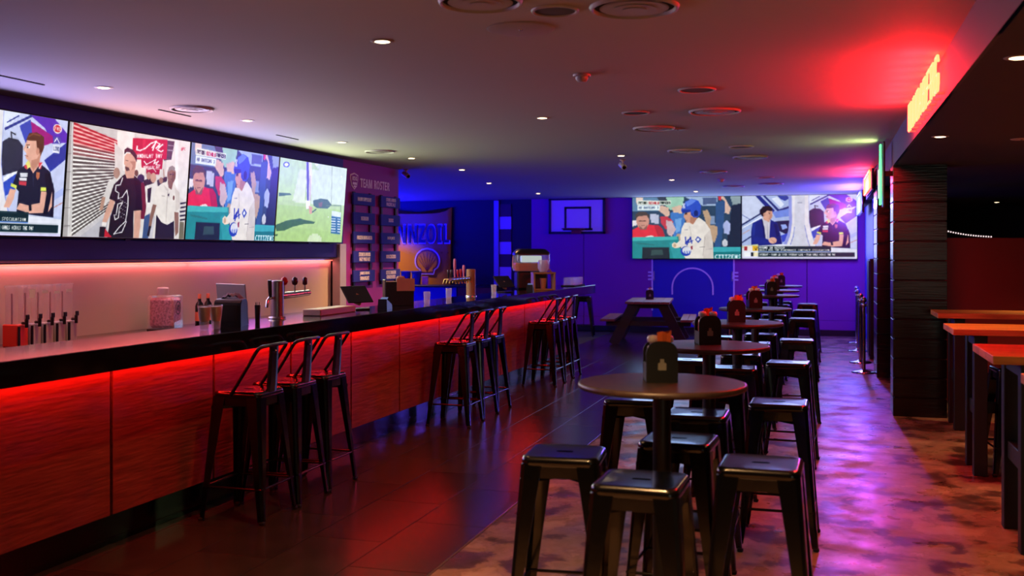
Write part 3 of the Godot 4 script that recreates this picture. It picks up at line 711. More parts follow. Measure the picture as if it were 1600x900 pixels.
func downlight(at: Vector3, label: String, energy: float, face := 9.0) -> void:
	var o := thing("downlight", label, "light", at, 0.0, "recessed ceiling downlights")
	part("trim_ring", G().lathe([[0.040, -0.001], [0.040, -0.005], [0.056, -0.005], [0.062, -0.001]], 32), M("ceil_fit"), o)
	part("lens", G().lathe([[0.0, -0.006], [0.030, -0.0065], [0.042, -0.003]], 24, true, false), glow("warm_lens%d" % int(face), face, face * 0.74, face * 0.42), o)
	var l := SpotLight3D.new(); l.name = "light"
	l.light_color = Color(1.0, 0.76, 0.50); l.light_energy = energy; l.spot_range = 12.0; l.spot_attenuation = 2.0; l.spot_angle = 50.0; l.spot_angle_attenuation = 1.0
	l.light_size = 0.04; l.shadow_enabled = true; l.rotation.x = -PI / 2; l.position.y = -0.02
	o.add_child(l)
func round_vent(at: Vector3, d: float, label: String) -> void:
	var r := d * 0.5
	var o := thing("air_diffuser", label, "air vent", at, 0.0, "round ceiling air diffusers")
	part("rim", G().lathe([[r * 0.93, -0.002], [r * 0.95, -0.016], [r * 1.0, -0.018], [r * 1.04, -0.002]], 40), M("ceil_fit"), o)
	for k in 3:
		var q := r * (0.80 - 0.24 * k)
		part("cone_ring", G().lathe([[q, -0.010 - 0.004 * k], [q - r * 0.11, -0.001], [q - r * 0.12, -0.003], [q - 0.006, -0.013 - 0.004 * k]], 36), M("ceil_fit"), o)
	part("throat", G().lathe([[0.0, -0.0012], [r * 0.93, -0.0012], [r * 0.93, -0.0022], [0.0, -0.0022]], 36, false), M("throat", C("0b0909"), 0.9), o)
func ceiling_speaker(at: Vector3, d: float, label: String) -> void:
	var r := d * 0.5
	var o := thing("ceiling_speaker", label, "speaker", at, 0.0, "round ceiling speakers")
	part("rim", G().lathe([[r * 0.86, -0.001], [r * 0.88, -0.010], [r * 0.97, -0.010], [r * 1.0, -0.001]], 40), M("ceil_fit"), o)
	part("grille", G().lathe([[0.0, -0.007], [r * 0.6, -0.006], [r * 0.87, -0.004]], 32, true, false), M("grille", C("4c4644"), 0.85), o)
func flush_disc(at: Vector3, d: float, label: String) -> void:
	var o := thing("ceiling_plate", label, "ceiling plate", at, 0.0, "flat round ceiling plates")
	part("plate", G().lathe([[0.0, -0.006], [d * 0.46, -0.006], [d * 0.5, -0.001]], 32, true, false), M("ceil_fit"), o)
	part("screw", G().lathe([[0.0, -0.010], [0.008, -0.009], [0.009, -0.006]], 8, true, false), M("chrome"), o)
func detector(at: Vector3, label: String) -> void:
	var o := thing("smoke_detector", label, "detector", at)
	part("base", G().lathe([[0.055, -0.001], [0.055, -0.012], [0.050, -0.016], [0.0, -0.016]], 28), M("ceil_fit"), o)
	part("head", G().lathe([[0.040, -0.016], [0.040, -0.028], [0.030, -0.045], [0.0, -0.048]], 24), M("ceil_fit"), o)
func dome_camera(at: Vector3, yaw: float, label: String) -> void:
	var o := thing("security_camera", label, "camera", at, yaw)
	part("mount", G().lathe([[0.0, 0.0], [0.035, 0.0], [0.035, -0.012], [0.015, -0.02], [0.012, -0.05], [0.0, -0.05]], 18), M("ceil_fit"), o)
	var h := part("housing", G(X(Vector3(0, -0.075, 0.0), 0, PI / 2 + 0.35)).lathe([[0.0, -0.075], [0.028, -0.073], [0.034, -0.06], [0.034, 0.06], [0.030, 0.07], [0.0, 0.07]], 18), M("cam_body", C("b6aaa2"), 0.45), o)
	part("lens", G(X(Vector3(0, -0.075, 0.0), 0, PI / 2 + 0.35)).lathe([[0.0, 0.076], [0.022, 0.074], [0.024, 0.069]], 14), M("lens_black", C("050507"), 0.1), h)

func txt(s: String, h: float, width: float, depth: float, fnt := "Droid Sans", weight := 700) -> ArrayMesh:   # lettering as geometry, centred, scaled to width
	var f := SystemFont.new(); f.font_names = PackedStringArray([fnt]); f.font_weight = weight
	var t := TextMesh.new(); t.font = f; t.text = s; t.font_size = 32; t.pixel_size = 0.01; t.depth = 0.01; t.curve_step = 1.5
	var a := t.surface_get_arrays(0)
	var vs: PackedVector3Array = a[Mesh.ARRAY_VERTEX]
	var lo := Vector3(1e9, 1e9, 1e9); var hi := -lo
	for q in vs: lo = lo.min(q); hi = hi.max(q)
	var sc := Vector3(width / (hi.x - lo.x), h / (hi.y - lo.y), depth / 0.01)
	for i in vs.size(): vs[i] = (vs[i] - (lo + hi) * 0.5) * sc
	a[Mesh.ARRAY_VERTEX] = vs
	var m := ArrayMesh.new(); m.add_surface_from_arrays(Mesh.PRIMITIVE_TRIANGLES, a)
	return m
func lettering(called: String, s: String, h: float, w: float, depth: float, m: Material, parent: Node, at: Vector3, yaw := 0.0) -> MeshInstance3D:
	var o := MeshInstance3D.new(); o.name = called; o.mesh = txt(s, h, w, depth); o.material_override = m
	parent.add_child(o, true); o.position = at; o.rotation.y = yaw
	return o

const STROKES := {"B": [[0, 0, 0, 1, 0.7, 1, 0.9, 0.88, 0.9, 0.66, 0.7, 0.53, 0, 0.53], [0.7, 0.53, 1, 0.4, 1, 0.12, 0.8, 0, 0, 0]], "U": [[0, 1, 0, 0.2, 0.2, 0, 0.8, 0, 1, 0.2, 1, 1]], "N": [[0, 0, 0, 1, 1, 0, 1, 1]], "D": [[0, 0, 0, 1, 0.65, 1, 1, 0.75, 1, 0.25, 0.65, 0, 0, 0]], "A": [[0, 0, 0.5, 1, 1, 0], [0.2, 0.36, 0.8, 0.36]], "E": [[1, 1, 0, 1, 0, 0, 1, 0], [0, 0.52, 0.8, 0.52]], "R": [[0, 0, 0, 1, 0.75, 1, 1, 0.86, 1, 0.62, 0.75, 0.5, 0, 0.5], [0.5, 0.5, 1, 0]], "G": [[1, 0.82, 0.8, 1, 0.2, 1, 0, 0.8, 0, 0.2, 0.2, 0, 0.8, 0, 1, 0.2, 1, 0.45, 0.6, 0.45]]}
func rect_loop(w: float, h: float, r: float, n := 5) -> Array:
	var o: Array = []
	for p in rrect(w, h, r, 0.0, n): o.append(Vector3(p.x, p.z, 0))
	o.append(o[0])
	return o

# ------------------------------------------------------------------ the scene
func _ready() -> void:
	rng.seed = 41
	var cam := Camera3D.new(); cam.name = "camera"
	cam.projection = Camera3D.PROJECTION_FRUSTUM
	cam.near = 0.05; cam.far = 80.0
	cam.size = 0.05 * 900.0 / 1620.0
	cam.frustum_offset = Vector2(0, -0.05 * 55.0 / 1620.0)
	add_child(cam)
	cam.position = Vector3(0, 1.59, 0); cam.rotation.y = atan(488.0 / 1620.0)
	cam.current = true
	var att := CameraAttributesPhysical.new()
	att.frustum_focal_length = 36.45; att.frustum_focus_distance = 8.5; att.frustum_near = 0.05; att.frustum_far = 80.0
	att.exposure_aperture = 2.6; att.exposure_multiplier = 1.0
	cam.attributes = att
	var we := WorldEnvironment.new(); we.name = "environment"
	var env := Environment.new()
	env.background_mode = Environment.BG_COLOR; env.background_color = Color.BLACK
	env.tonemap_mode = Environment.TONE_MAPPER_LINEAR; env.tonemap_exposure = 1.0
	env.sdfgi_enabled = true; env.ssao_enabled = true; env.ssil_enabled = true
	we.environment = env; add_child(we)
	materials()
	setting()
	bar()
	back_bar()
	screens()
	ceiling_fittings()
	tables_and_stools()
	right_side()
	neon()
	far_end()
	bar_items()

func materials() -> void:
	var m := M("floor_vinyl", Color.WHITE, 0.34)
	m.albedo_texture = tex_noise(1024, 7, 0.0060, [[0.0, C("35221a")], [0.28, C("4a3226")], [0.38, C("634736")], [0.43, C("8a6b56")], [0.56, C("9c7b64")], [0.66, C("87684f")], [0.72, C("a8876e")], [1.0, C("b89a82")]], 8, Vector2.ONE, 60.0)
	m.roughness_texture = tex_noise(512, 9, 0.012, [[0.0, C("303030")], [0.5, C("606060")], [1.0, C("a0a0a0")]], 5); m.roughness_texture_channel = BaseMaterial3D.TEXTURE_CHANNEL_GREEN; m.roughness = 1.0
	m.normal_enabled = true; m.normal_texture = bump_noise(512, 5, 0.03, 2.0); m.normal_scale = 0.15
	tri(m, Vector3(0.34, 0.34, 0.34))
	for i in 3:
		var t := M("tile%d" % i, Color.WHITE, 0.24)
		t.albedo_texture = tex_noise(256, 20 + i, 0.02, [[0.0, C(["2b2320", "27201d", "302722"][i])], [1.0, C(["382e29", "332a26", "3d322c"][i])]], 4)
		t.metallic_specular = 0.26
		t.normal_enabled = true; t.normal_texture = bump_noise(256, 31 + i, 0.02, 2.0); t.normal_scale = 0.06
		tri(t, Vector3(0.7, 0.7, 0.7))
	M("grout", C("1c1715"), 0.8)
	M("ceil_paint", C("aaa29f"), 0.8); M("ceil_fit", C("a8a09c"), 0.5); M("ceil_dark", C("3a3230"), 0.75)
	M("chrome", C("c8c8cc"), 0.12, 1.0); M("brass", C("c0984e"), 0.28, 1.0)
	var s := M("stool_metal", C("040405"), 0.22, 0.0); s.clearcoat_enabled = true; s.metallic_specular = 0.4; s.clearcoat = 0.55; s.clearcoat_roughness = 0.08
	M("black_steel", C("0c0c0d"), 0.4, 0.2)
	var tt := M("table_top", Color.WHITE, 0.42)
	tt.albedo_texture = tex_noise(512, 61, 0.02, [[0.0, C("241a18")], [0.5, C("3a2a25")], [1.0, C("4a3730")]], 5); tri(tt, Vector3(1.6, 1.6, 1.6))
	M("purple_paint", C("8a3098"), 0.6); M("roster_paint", C("94289c"), 0.7); M("navy_paint", C("08081c"), 0.6); M("court_blue", C("1b1fa8"), 0.5); M("line_white", C("e6e2ee"), 0.55)
	M("dark_wall", C("1a1519"), 0.8); M("red_wall", C("7c1414"), 0.6)
	var p := M("bar_panel", Color.WHITE, 0.55)
	p.albedo_texture = tex_noise(512, 71, 0.03, [[0.0, C("6e2c20")], [0.5, C("86392a")], [1.0, C("984836")]], 5, Vector2(6.0, 0.6))
	p.normal_enabled = true; p.normal_texture = bump_noise(512, 72, 0.05, 4.0, Vector2(6.0, 0.6)); p.normal_scale = 0.15
	tri(p, Vector3(0.9, 0.9, 0.9))
	M("black_laminate", C("0a090a"), 0.5)
	var st := M("black_stone", Color.WHITE, 0.08)
	st.albedo_texture = tex_noise(256, 77, 0.05, [[0.0, C("0a0a0b")], [0.8, C("121113")], [1.0, C("1e1c20")]], 4); tri(st, Vector3(1.5, 1.5, 1.5))
	M("kick_steel", C("4a4a50"), 0.14, 1.0)
	M("splash_glass", C("dccccb"), 0.12)
	for i in 2:
		var w := M("oak_top%d" % i, Color.WHITE, 0.45)
		w.albedo_texture = tex_noise(512, 81 + i, 0.03, [[0.0, C("965822")], [0.5, C("c27c36")], [1.0, C("d8964c")]], 5, Vector2(8.0, 0.7)); tri(w, Vector3(0.8, 0.8, 0.8))
	for i in 3:
		var b := M("black_board%d" % i, C(["090909", "080808", "0b0b0a"][i]), 0.24)
		b.normal_enabled = true; b.normal_texture = bump_noise(512, 91 + i, 0.05, 5.0, Vector2(8.0, 0.6)); b.normal_scale = 0.07; tri(b, Vector3(0.8, 0.8, 0.8))

func setting() -> void:
	# floor: slab, vinyl sheet, bar-side tiles
	var f := struct_n("floor")
	part("slab", G().box(Vector3(-2.0, -0.11, -9.0), Vector3(16.4, 0.2, 25.0)), M("grout"), f)
	part("vinyl_sheet", G().box(Vector3(1.87, -0.005, -9.0), Vector3(7.46, 0.01, 24.6)), M("floor_vinyl"), f)
	part("edge_strip", G().box(Vector3(-1.868, -0.004, -9.0), Vector3(0.012, 0.0105, 24.6)), M("edge_strip", C("5a4638"), 0.5), f)
	var tw := 0.44; var tl := 0.90
	var k := 0
	var variants := {}
	for i in 5:
		var x1 := -1.876 - i * tw
		var z := 2.6 - (0.45 if i % 2 == 1 else 0.0) - 0.2
		while z > -20.7:
			var za := z; var zb := maxf(z - tl, -20.7)
			if za - zb > 0.05 and za < 1.0:
				var key := "%.2f" % (za - zb)
				if not variants.has(key): variants[key] = G().box(Vector3.ZERO, Vector3(tw - 0.004, 0.012, za - zb - 0.004), 0.0015).mesh()
				var o := MeshInstance3D.new(); o.name = "tile"; o.mesh = variants[key]; o.material_override = mats["tile%d" % (k * 7 % 3)]
				o.position = Vector3(x1 - tw * 0.5, -0.006, (za + zb) * 0.5); f.add_child(o, true)
				k += 1
			z -= tl
	# ceilings
	struct_m("ceiling", G().box(Vector3(-4.68, 2.78, -9.0), Vector3(10.64, 0.16, 24.6)), M("ceil_paint"))
	struct_m("ceiling_right", G().box(Vector3(3.22, 2.65, -9.0), Vector3(5.16, 0.42, 24.6)), M("ceil_dark"))
	struct_m("trim_1", G().box(Vector3(0.65, 2.57, -9.0), Vector3(0.02, 0.26, 24.4)), M("bulkhead_paint", C("665c60"), 0.7))
	struct_m("wall_right", G().box(Vector3(5.7, 1.35, -9.0), Vector3(0.2, 2.9, 24.6)), M("dark_wall"))
	struct_m("wall_behind", G().box(Vector3(-2.2, 1.35, 3.1), Vector3(16.0, 2.9, 0.2)), M("dark_wall"))
	var dr := struct_n("door_1", Vector3(2.1, 0, 2.98))
	part("frame", G().box(Vector3(-0.68, 1.15, 0), Vector3(0.08, 2.3, 0.06)).box(Vector3(0.68, 1.15, 0), Vector3(0.08, 2.3, 0.06)).box(Vector3(0, 2.34, 0), Vector3(1.44, 0.08, 0.06)).box(Vector3(0, 1.15, 0), Vector3(0.06, 2.3, 0.06)), M("black_steel"), dr)
	for x in [-0.33, 0.33]: part("pane", G().box(Vector3(x, 1.2, 0), Vector3(0.58, 2.1, 0.02)), glow("street_glass", 1.3, 1.36, 1.1), dr)
	struct_m("wall_alcove", G().box(Vector3(-10.0, 1.35, -9.0), Vector3(0.2, 2.9, 24.6)), M("navy_paint"))
	struct_m("wall_end", G().box(Vector3(0.765, 1.22, -18.95), Vector3(0.06, 2.44, 3.5)), M("end_blue", C("2c2ad2"), 0.45))
	# far wall with its boards
	var w := struct_n("wall_far", Vector3(0, 0, -20.7))
	part("core", G().box(Vector3(-2.2, 1.35, -0.12), Vector3(16.0, 2.9, 0.2)), M("dark_wall"), w)
	part("navy_panel", G().box(Vector3(-7.85, 1.35, -0.01), Vector3(4.06, 2.7, 0.02)), M("navy_paint"), w)
	for q in [[-5.815, -4.712], [-4.700, -3.302], [-1.690, -0.325], [-0.312, 0.86]]:
		part("wall_board", G().box(Vector3((q[0] + q[1]) * 0.5, 1.50, -0.01), Vector3(q[1] - q[0], 2.40, 0.02), 0.002), M("purple_paint"), w)
		part("wall_board", G().box(Vector3((q[0] + q[1]) * 0.5, 0.205, -0.01), Vector3(q[1] - q[0], 0.18, 0.02), 0.002), M("purple_paint"), w)
	part("court_panel", G().box(Vector3(-2.495, 1.40, -0.008), Vector3(1.60, 2.60, 0.024), 0.002), M("court_blue"), w)
	struct_m("baseboard_far", G().box(Vector3(-2.2, 0.057, 0.012), Vector3(14.0, 0.114, 0.024), 0.003), M("black_laminate"), Vector3(0, 0, -20.7))
	# wall behind the bar
	var wl := struct_n("wall_left", BAR_O, -PHI)
	part("core", G().box(Vector3(-2.42, 1.35, -4.92), Vector3(0.2, 2.7, 17.8)), M("navy_paint"), wl)
	part("purple_panel", G().box(Vector3(-2.26, 1.35, -13.0), Vector3(0.12, 2.7, 1.62), 0.003), M("roster_paint"), wl)
	part("screen_fascia", G().box(Vector3(-2.255, 2.118, -5.13), Vector3(0.13, 1.164, 14.1), 0.004), M("fascia_navy", C("1c1c8a"), 0.6), wl)
	part("splashback", G().box(Vector3(-2.30, 1.225, -5.08), Vector3(0.03, 0.58, 13.94)), M("splash_glass"), wl)
	part("ledge", G().box(Vector3(-2.27, 1.526, -5.08), Vector3(0.085, 0.02, 13.94)), M("ledge_white", C("b8aeb4"), 0.5), wl)

func bar() -> void:
	var L := 14.9                                             # counter runs a = 1.0 .. 15.91
	var o := thing("serving_bar", "long bar front of reddish timber panels under the black counter", "bar", BAR_O, -PHI)
	part("carcass", G().box(Vector3(-0.40, 0.59, -8.35), Vector3(0.16, 0.81, 14.7)), M("black_laminate"), o)
	part("end_panel", G().box(Vector3(-0.41, 0.50, -15.74), Vector3(0.20, 1.0, 0.08), 0.003), M("end_panel", C("4a2238"), 0.5), o)
	var a := 0.99
	while a < 15.6:
		var b := minf(a + 0.95, 15.70)
		part("front_panel", G().box(Vector3(-0.31, 0.592, -(a + b) * 0.5), Vector3(0.02, 0.817, b - a - 0.024), 0.002), M("bar_panel"), o)
		a += 0.95
	part("kickboard", G().box(Vector3(-0.375, 0.092, -8.35), Vector3(0.012, 0.182, 14.7)), M("kick_steel"), o)
	var t := thing("bar_worktop", "glossy black stone worktop along the whole bar", "worktop", BAR_O, -PHI)
	part("slab", G().box(Vector3(-0.255, 1.063, -8.455), Vector3(0.51, 0.118, L), 0.004), M("black_stone"), t)
	# red LED strip tucked under the counter
	var l := thing("led_strip", "red LED strip under the front lip of the black counter", "light", BAR_O, -PHI)
	part("channel", G().box(Vector3(-0.258, 1.000, -8.35), Vector3(0.018, 0.008, 14.6)), M("chrome"), l)
	part("diffuser", G().box(Vector3(-0.258, 0.994, -8.35), Vector3(0.012, 0.006, 14.6)), glow("led_red", 4.0, 0.08, 0.04), l)
	for i in 5:
		area(l, Vector3(-0.258, 0.989, -2.5 - i * 2.92), Vector3(-0.1, -1, 0).normalized(), Vector2(0.012, 2.9), Color(1.0, 0.12, 0.10), 0.95)

func back_bar() -> void:
	var o := thing("back_counter", "low counter against the pink splashback behind the bar", "counter", BAR_O, -PHI)
	part("top", G().box(Vector3(-1.99, 0.918, -5.08), Vector3(0.59, 0.036, 13.94), 0.003), M("back_stone", C("2a2223"), 0.10), o)
	for i in 12:
		part("door", G().box(Vector3(-1.715, 0.50, 1.25 - i * 1.16), Vector3(0.02, 0.78, 1.14), 0.003), M("black_laminate"), o)
	part("carcass", G().box(Vector3(-2.0, 0.45, -5.08), Vector3(0.55, 0.90, 13.9)), M("black_laminate"), o)
	var l := thing("led_strip", "red LED strip along the top of the pink splashback", "light", BAR_O, -PHI)
	part("channel", G().box(Vector3(-2.262, 1.511, -5.08), Vector3(0.020, 0.010, 13.9)), M("chrome"), l)
	part("diffuser", G().box(Vector3(-2.262, 1.503, -5.08), Vector3(0.014, 0.008, 13.9)), glow("led_red_soft", 5.0, 0.55, 0.35), l)
	for i in 5:
		area(l, Vector3(-2.262, 1.497, 0.48 - i * 2.78), Vector3(-0.15, -1, 0).normalized(), Vector2(0.012, 2.75), Color(1.0, 0.48, 0.45), 0.32)
	# pale cabinet end between splashback and roster wall
	solo("grey_upright_panel", G().box(Vector3(0, 0.38, 0), Vector3(0.10, 0.76, 0.16), 0.004), M("pale_grey", C("a8a4b0"), 0.45), "pale grey upright panel between the splashback and the roster wall", "panel", bp(12.10, -2.2, 0.936), -PHI)
	# roster board
	var r := thing("roster_board", "drinks roster on purple wall, two columns of blue name plates", "sign", bp(0, -2.2), -PHI)
	var white: Material = M("print_white", C("f6f0fa"), 0.6)
	for col in [[12.40, 12.96], [13.19, 13.73]]:
		for e in [0.0, 1.0]:
			part("rail", G().box(Vector3(0.012, 1.76, -lerpf(col[0] + 0.05, col[1] - 0.05, e)), Vector3(0.024, 1.14, 0.05), 0.002), M("rail_dark", C("2a0a1c"), 0.6), r)
	var names := [["HAHN SUPERDRY", "HEINEKEN", "FROZEN MARGARITA", "STONE & WOOD|HAZY PALE ALE", "JAMES BOAG|DRAUGHT"], ["STONE & WOOD|PACIFIC ALE", "XXXX", "IRON JACK", "KOSCIUSZKO", "LITTLE DRAGON|GINGER BEER"]]
	var wid := [[0.38, 0.20, 0.42, 0.32, 0.27], [0.30, 0.15, 0.23, 0.29, 0.30]]
	for c in 2:
		for k in 5:
			var y := 2.245 - k * 0.2345
			var az: float = [12.68, 13.46][c]
			var pl := part("name_plate", G().box(Vector3(0.036, y, -az), Vector3(0.022, 0.142, 0.60), 0.003), M("plate_blue", C("1a26a0"), 0.75), r)
			var rows: PackedStringArray = names[c][k].split("|")
			for i in rows.size():
				var yy: float = y + (0.0 if rows.size() == 1 else 0.029 - 0.058 * i)
				var ww: float = wid[c][k] * (1.0 if i == 0 or rows.size() == 1 else 0.92)
				lettering("lettering", rows[i], 0.046, ww, 0.003, white, pl, Vector3(0.049, yy, -az), PI / 2)
	lettering("heading", "TEAM ROSTER", 0.108, 0.86, 0.004, white, r, Vector3(0.004, 2.45, -13.08), PI / 2)
	var sh := PackedVector2Array([Vector2(-0.105, 0.075), Vector2(0.0, 0.10), Vector2(0.105, 0.075), Vector2(0.105, 0.02), Vector2(0.07, -0.06), Vector2(0.0, -0.105), Vector2(-0.07, -0.06), Vector2(-0.105, 0.02)])
	var shm := part("shield_emblem", G(X(Vector3(0.004, 2.46, -12.48), PI / 2)).prism(sh, -0.003, 0.003), white, r)
	var inner := PackedVector2Array()
	for q in sh: inner.append(q * 0.82)
	part("shield_field", G(X(Vector3(0.009, 2.46, -12.48), PI / 2)).prism(inner, -0.003, 0.003), M("roster_paint"), shm)
	lettering("shield_letters", "KSG", 0.05, 0.13, 0.003, white, shm, Vector3(0.014, 2.49, -12.48), PI / 2)
	part("shield_bar", G().box(Vector3(0.012, 2.43, -12.48), Vector3(0.004, 0.03, 0.11)).box(Vector3(0.012, 2.395, -12.48), Vector3(0.004, 0.022, 0.06)), white, shm)
	dome_camera(bp(13.78, -2.08, 2.70), 0.9, "small wall camera at the top corner of the roster wall")

func screens() -> void:
	var stu := paint_studio(); var base := paint_baseball(); var cor := paint_corridor(); var glf := paint_golf()
	var w := 1.515; var yaw := PI / 2 - PHI
	var tex := [stu, cor, base, glf]
	var tint := [Color(0.70, 0.66, 1.0), Color(1.0, 0.78, 0.84), Color(0.78, 0.76, 1.0), Color(0.92, 0.98, 0.78)]
	var lab := ["television over the bar showing a man in a navy polo at a desk", "television over the bar showing a man in a cap walking a corridor", "television over the bar showing a baseball batter in a blue helmet", "television over the bar showing a golf green, nearest the roster wall"]
	for i in 4:
		television(bp(5.91 + w * (i + 0.5), -2.065, 2.138), yaw, 0.08, w - 0.004, 0.878, tex[i], 1.08, tint[i], 2.7, lab[i])
	television(Vector3(-2.618, 2.085, -20.575), 0.0, 0.0, 2.14, 1.235, base, 1.0, Color(0.6, 0.75, 1.0), 2.5, "large television on the far wall showing a baseball batter in white")
	television(Vector3(-0.470, 2.085, -20.575), 0.0, 0.0, 2.14, 1.235, stu, 1.0, Color(0.6, 0.65, 1.0), 2.5, "large television on the far wall showing two men at a studio desk")

func ceiling_fittings() -> void:
	var Y := 2.70
	var k := 0
	var ord := ["nearest", "second", "third", "fourth", "fifth", "sixth", "seventh", "farthest"]
	for z in [-5.87, -7.68, -9.46, -11.29, -13.05, -15.69, -18.66]:
		downlight(Vector3(-4.63 if z > -15 else -5.11, Y, z), "%s small downlight of the ceiling row over the bar" % ord[k if k < 6 else 7], 1.6 if z > -11.0 else (9.0 if z > -14.0 else 3.0)); k += 1
	k = 0
	for z in [-5.01, -8.23, -11.69, -15.79, -18.88]:
		downlight(Vector3(-2.22, Y, z), "%s small downlight of the ceiling row over the dark tiles" % ord[k if k < 4 else 7], 2.0); k += 1
	downlight(Vector3(-0.80, Y, -2.9), "small downlight in the ceiling before the nearest table", 16.0)
	downlight(Vector3(-2.22, Y, -1.9), "small downlight of the tile row level with the camera", 14.0)
	k = 0
	for z in [-4.95, -8.15]:
		downlight(Vector3(0.81, 2.44, z), "%s small downlight of the low dark ceiling" % ["nearest", "second"][k], 1.6, 8.0); k += 1
	downlight(Vector3(2.77, 2.44, -19.0), "small downlight far back in the low dark ceiling", 0.35, 8.0)
	downlight(Vector3(2.3, 2.44, -5.6), "small downlight of the low ceiling above the timber bar tables", 3.0, 8.0)
	downlight(Vector3(2.3, 2.44, -8.3), "small downlight of the low ceiling above the middle timber table", 3.0, 8.0)
	downlight(Vector3(2.3, 2.44, -10.7), "small downlight of the low ceiling before the red partition", 3.0, 8.0)
	downlight(Vector3(0.81, 2.44, -1.8), "small downlight of the low dark ceiling level with the camera", 9.0, 8.0)
	round_vent(Vector3(-4.646, Y, -6.91), 0.32, "round air diffuser in the ceiling above the bar screens")
	round_vent(Vector3(-4.64, Y, -10.41), 0.32, "round air diffuser in the ceiling near the roster wall")
	k = 0
	for z in [-4.63, -8.21, -12.27, -17.14]:
		round_vent(Vector3(-0.82, Y, z), 0.39, "%s round air diffuser along the red lit side of the ceiling" % ord[k if k < 3 else 7]); k += 1
	k = 0
	for z in [-4.33, -9.18, -11.3, -14.35, -17.6]:
		round_vent(Vector3(-1.45, Y, z), 0.36, "%s round air diffuser of the middle ceiling row" % ord[k if k < 4 else 7]); k += 1
	k = 0
	for z in [-7.11, -11.07, -15.66]:
		ceiling_speaker(Vector3(-0.83, Y, z), 0.26, "%s round ceiling speaker along the red lit side" % ord[k if k < 2 else 7]); k += 1
	k = 0
	for z in [-4.60, -8.14]:
		ceiling_speaker(Vector3(-1.43 + (0.25 if k == 0 else 0.0), Y, z), 0.22, "%s round ceiling speaker of the middle row" % ord[k]); k += 1
	flush_disc(Vector3(-1.44, Y, -4.93), 0.34, "flat round plate on the ceiling nearest the camera")
	flush_disc(Vector3(-1.26, Y, -9.34), 0.14, "small flat round plate on the middle of the ceiling")
	flush_disc(Vector3(1.41, 2.44, -8.5), 0.16, "small flat round plate on the low dark ceiling")
	detector(Vector3(-1.444, Y, -6.30), "round smoke detector on the reddish ceiling near the camera")
	detector(Vector3(-1.49, Y, -15.88), "round smoke detector on the ceiling near the far screens")
	dome_camera(Vector3(-2.30, Y, -12.2), 0.5, "pale tubular camera hanging from the middle of the ceiling")
	k = 0
	for q in [[-4.93, -5.45, 0.42], [-4.93, -7.1, 0.42], [-4.93, -8.9, 0.42]]:
		solo("ceiling_slot", G().box(Vector3(0, -0.003, 0), Vector3(0.014, 0.006, q[2])), M("slot_dark", C("141012"), 0.8), "%s thin dark slot in the ceiling above the screens" % ord[k], "ceiling slot", Vector3(q[0], Y, q[1]), 0, "ceiling slots above the bar screens"); k += 1

func tables_and_stools() -> void:
	var zs := [-4.33, -6.18, -8.25, -10.42, -13.7, -15.55, -17.7]
	var ord := ["nearest", "second", "third", "fourth", "fifth", "sixth", "farthest"]
	var tb: Node3D; var st: Node3D
	var caddy: Array = []
	var lay := [[[-1.035, -4.20], [-0.24, -4.20], [-0.64, -3.765], [-0.62, -4.65]], [[-1.035, -5.88], [-0.24, -5.95], [-0.63, -5.43], [-0.63, -6.60]], [[-1.02, -8.10], [-0.26, -8.13], [-0.62, -7.66], [-0.65, -8.66]], [[-1.02, -10.42], [-0.25, -10.25], [-0.63, -9.79], [-0.62, -10.86]], [[-1.03, -13.75], [-0.27, -13.55], [-0.66, -13.1], [-0.64, -14.23]], [[-1.05, -15.5], [-0.27, -15.52], [-0.68, -15.08], [-0.66, -16.0]], [[-1.06, -17.75], [-0.26, -17.48], [-0.68, -17.04], [-0.68, -18.23]]]
	var side := ["on its bar side", "on its neon side", "in front of it", "behind it"]
	for i in 7:
		var at := Vector3(-0.65 - (0.04 if i > 4 else 0.0), 0, zs[i])
		var tl := "%s round dark high table of the row" % ord[i]
		if i == 0: tb = round_table(tl, at)
		else: copy_of(tb, at, 0.0, tl)
		place_caddy_set("the %s round high table" % ord[i], at + Vector3(-0.01, 1.05, -0.02), i, caddy)
		for k in 4:
			var p := Vector3(lay[i][k][0], 0, lay[i][k][1]); var y := rng.randf_range(-0.07, 0.07) + (0.05 if k == 0 else 0.0)
			var l := "black metal backless stool %s at the %s round table" % [side[k], ord[i]]
			if st == null: st = make_stool(l, p, y, "backless metal stools")
			else: copy_of(st, p, y, l)
	copy_of(st, Vector3(1.34, 0, -8.26), 0.1, "black metal backless stool tucked under the middle timber bar table")
	copy_of(st, Vector3(-4.42, 0, -19.4), 0.15, "black metal backless stool against the far wall past the bar end")
	# picnic table set and its caddy
	place_caddy_set("the timber picnic table", Vector3(-3.02, 0.752, -18.65), 7, caddy)
	# backed stools at the bar
	var bs: Node3D
	var which := ["nearest", "middle", "farthest"]; var grp := ["near", "middle", "far"]
	var aa := [[6.61, 7.05, 7.49], [10.14, 10.60, 11.05], [13.15, 13.62, 14.08]]
	for i in 3:
		for k in 3:
			var l := "black metal bar stool with a back, %s of the %s trio at the bar" % [which[k], grp[i]]
			var p := bp(aa[i][k], 0.0 - 0.01 * k)
			if bs == null: bs = make_back_stool(l, p, -PHI + 0.03, "backed metal stools at the bar")
			else: copy_of(bs, p, -PHI + rng.randf_range(-0.05, 0.05), l)

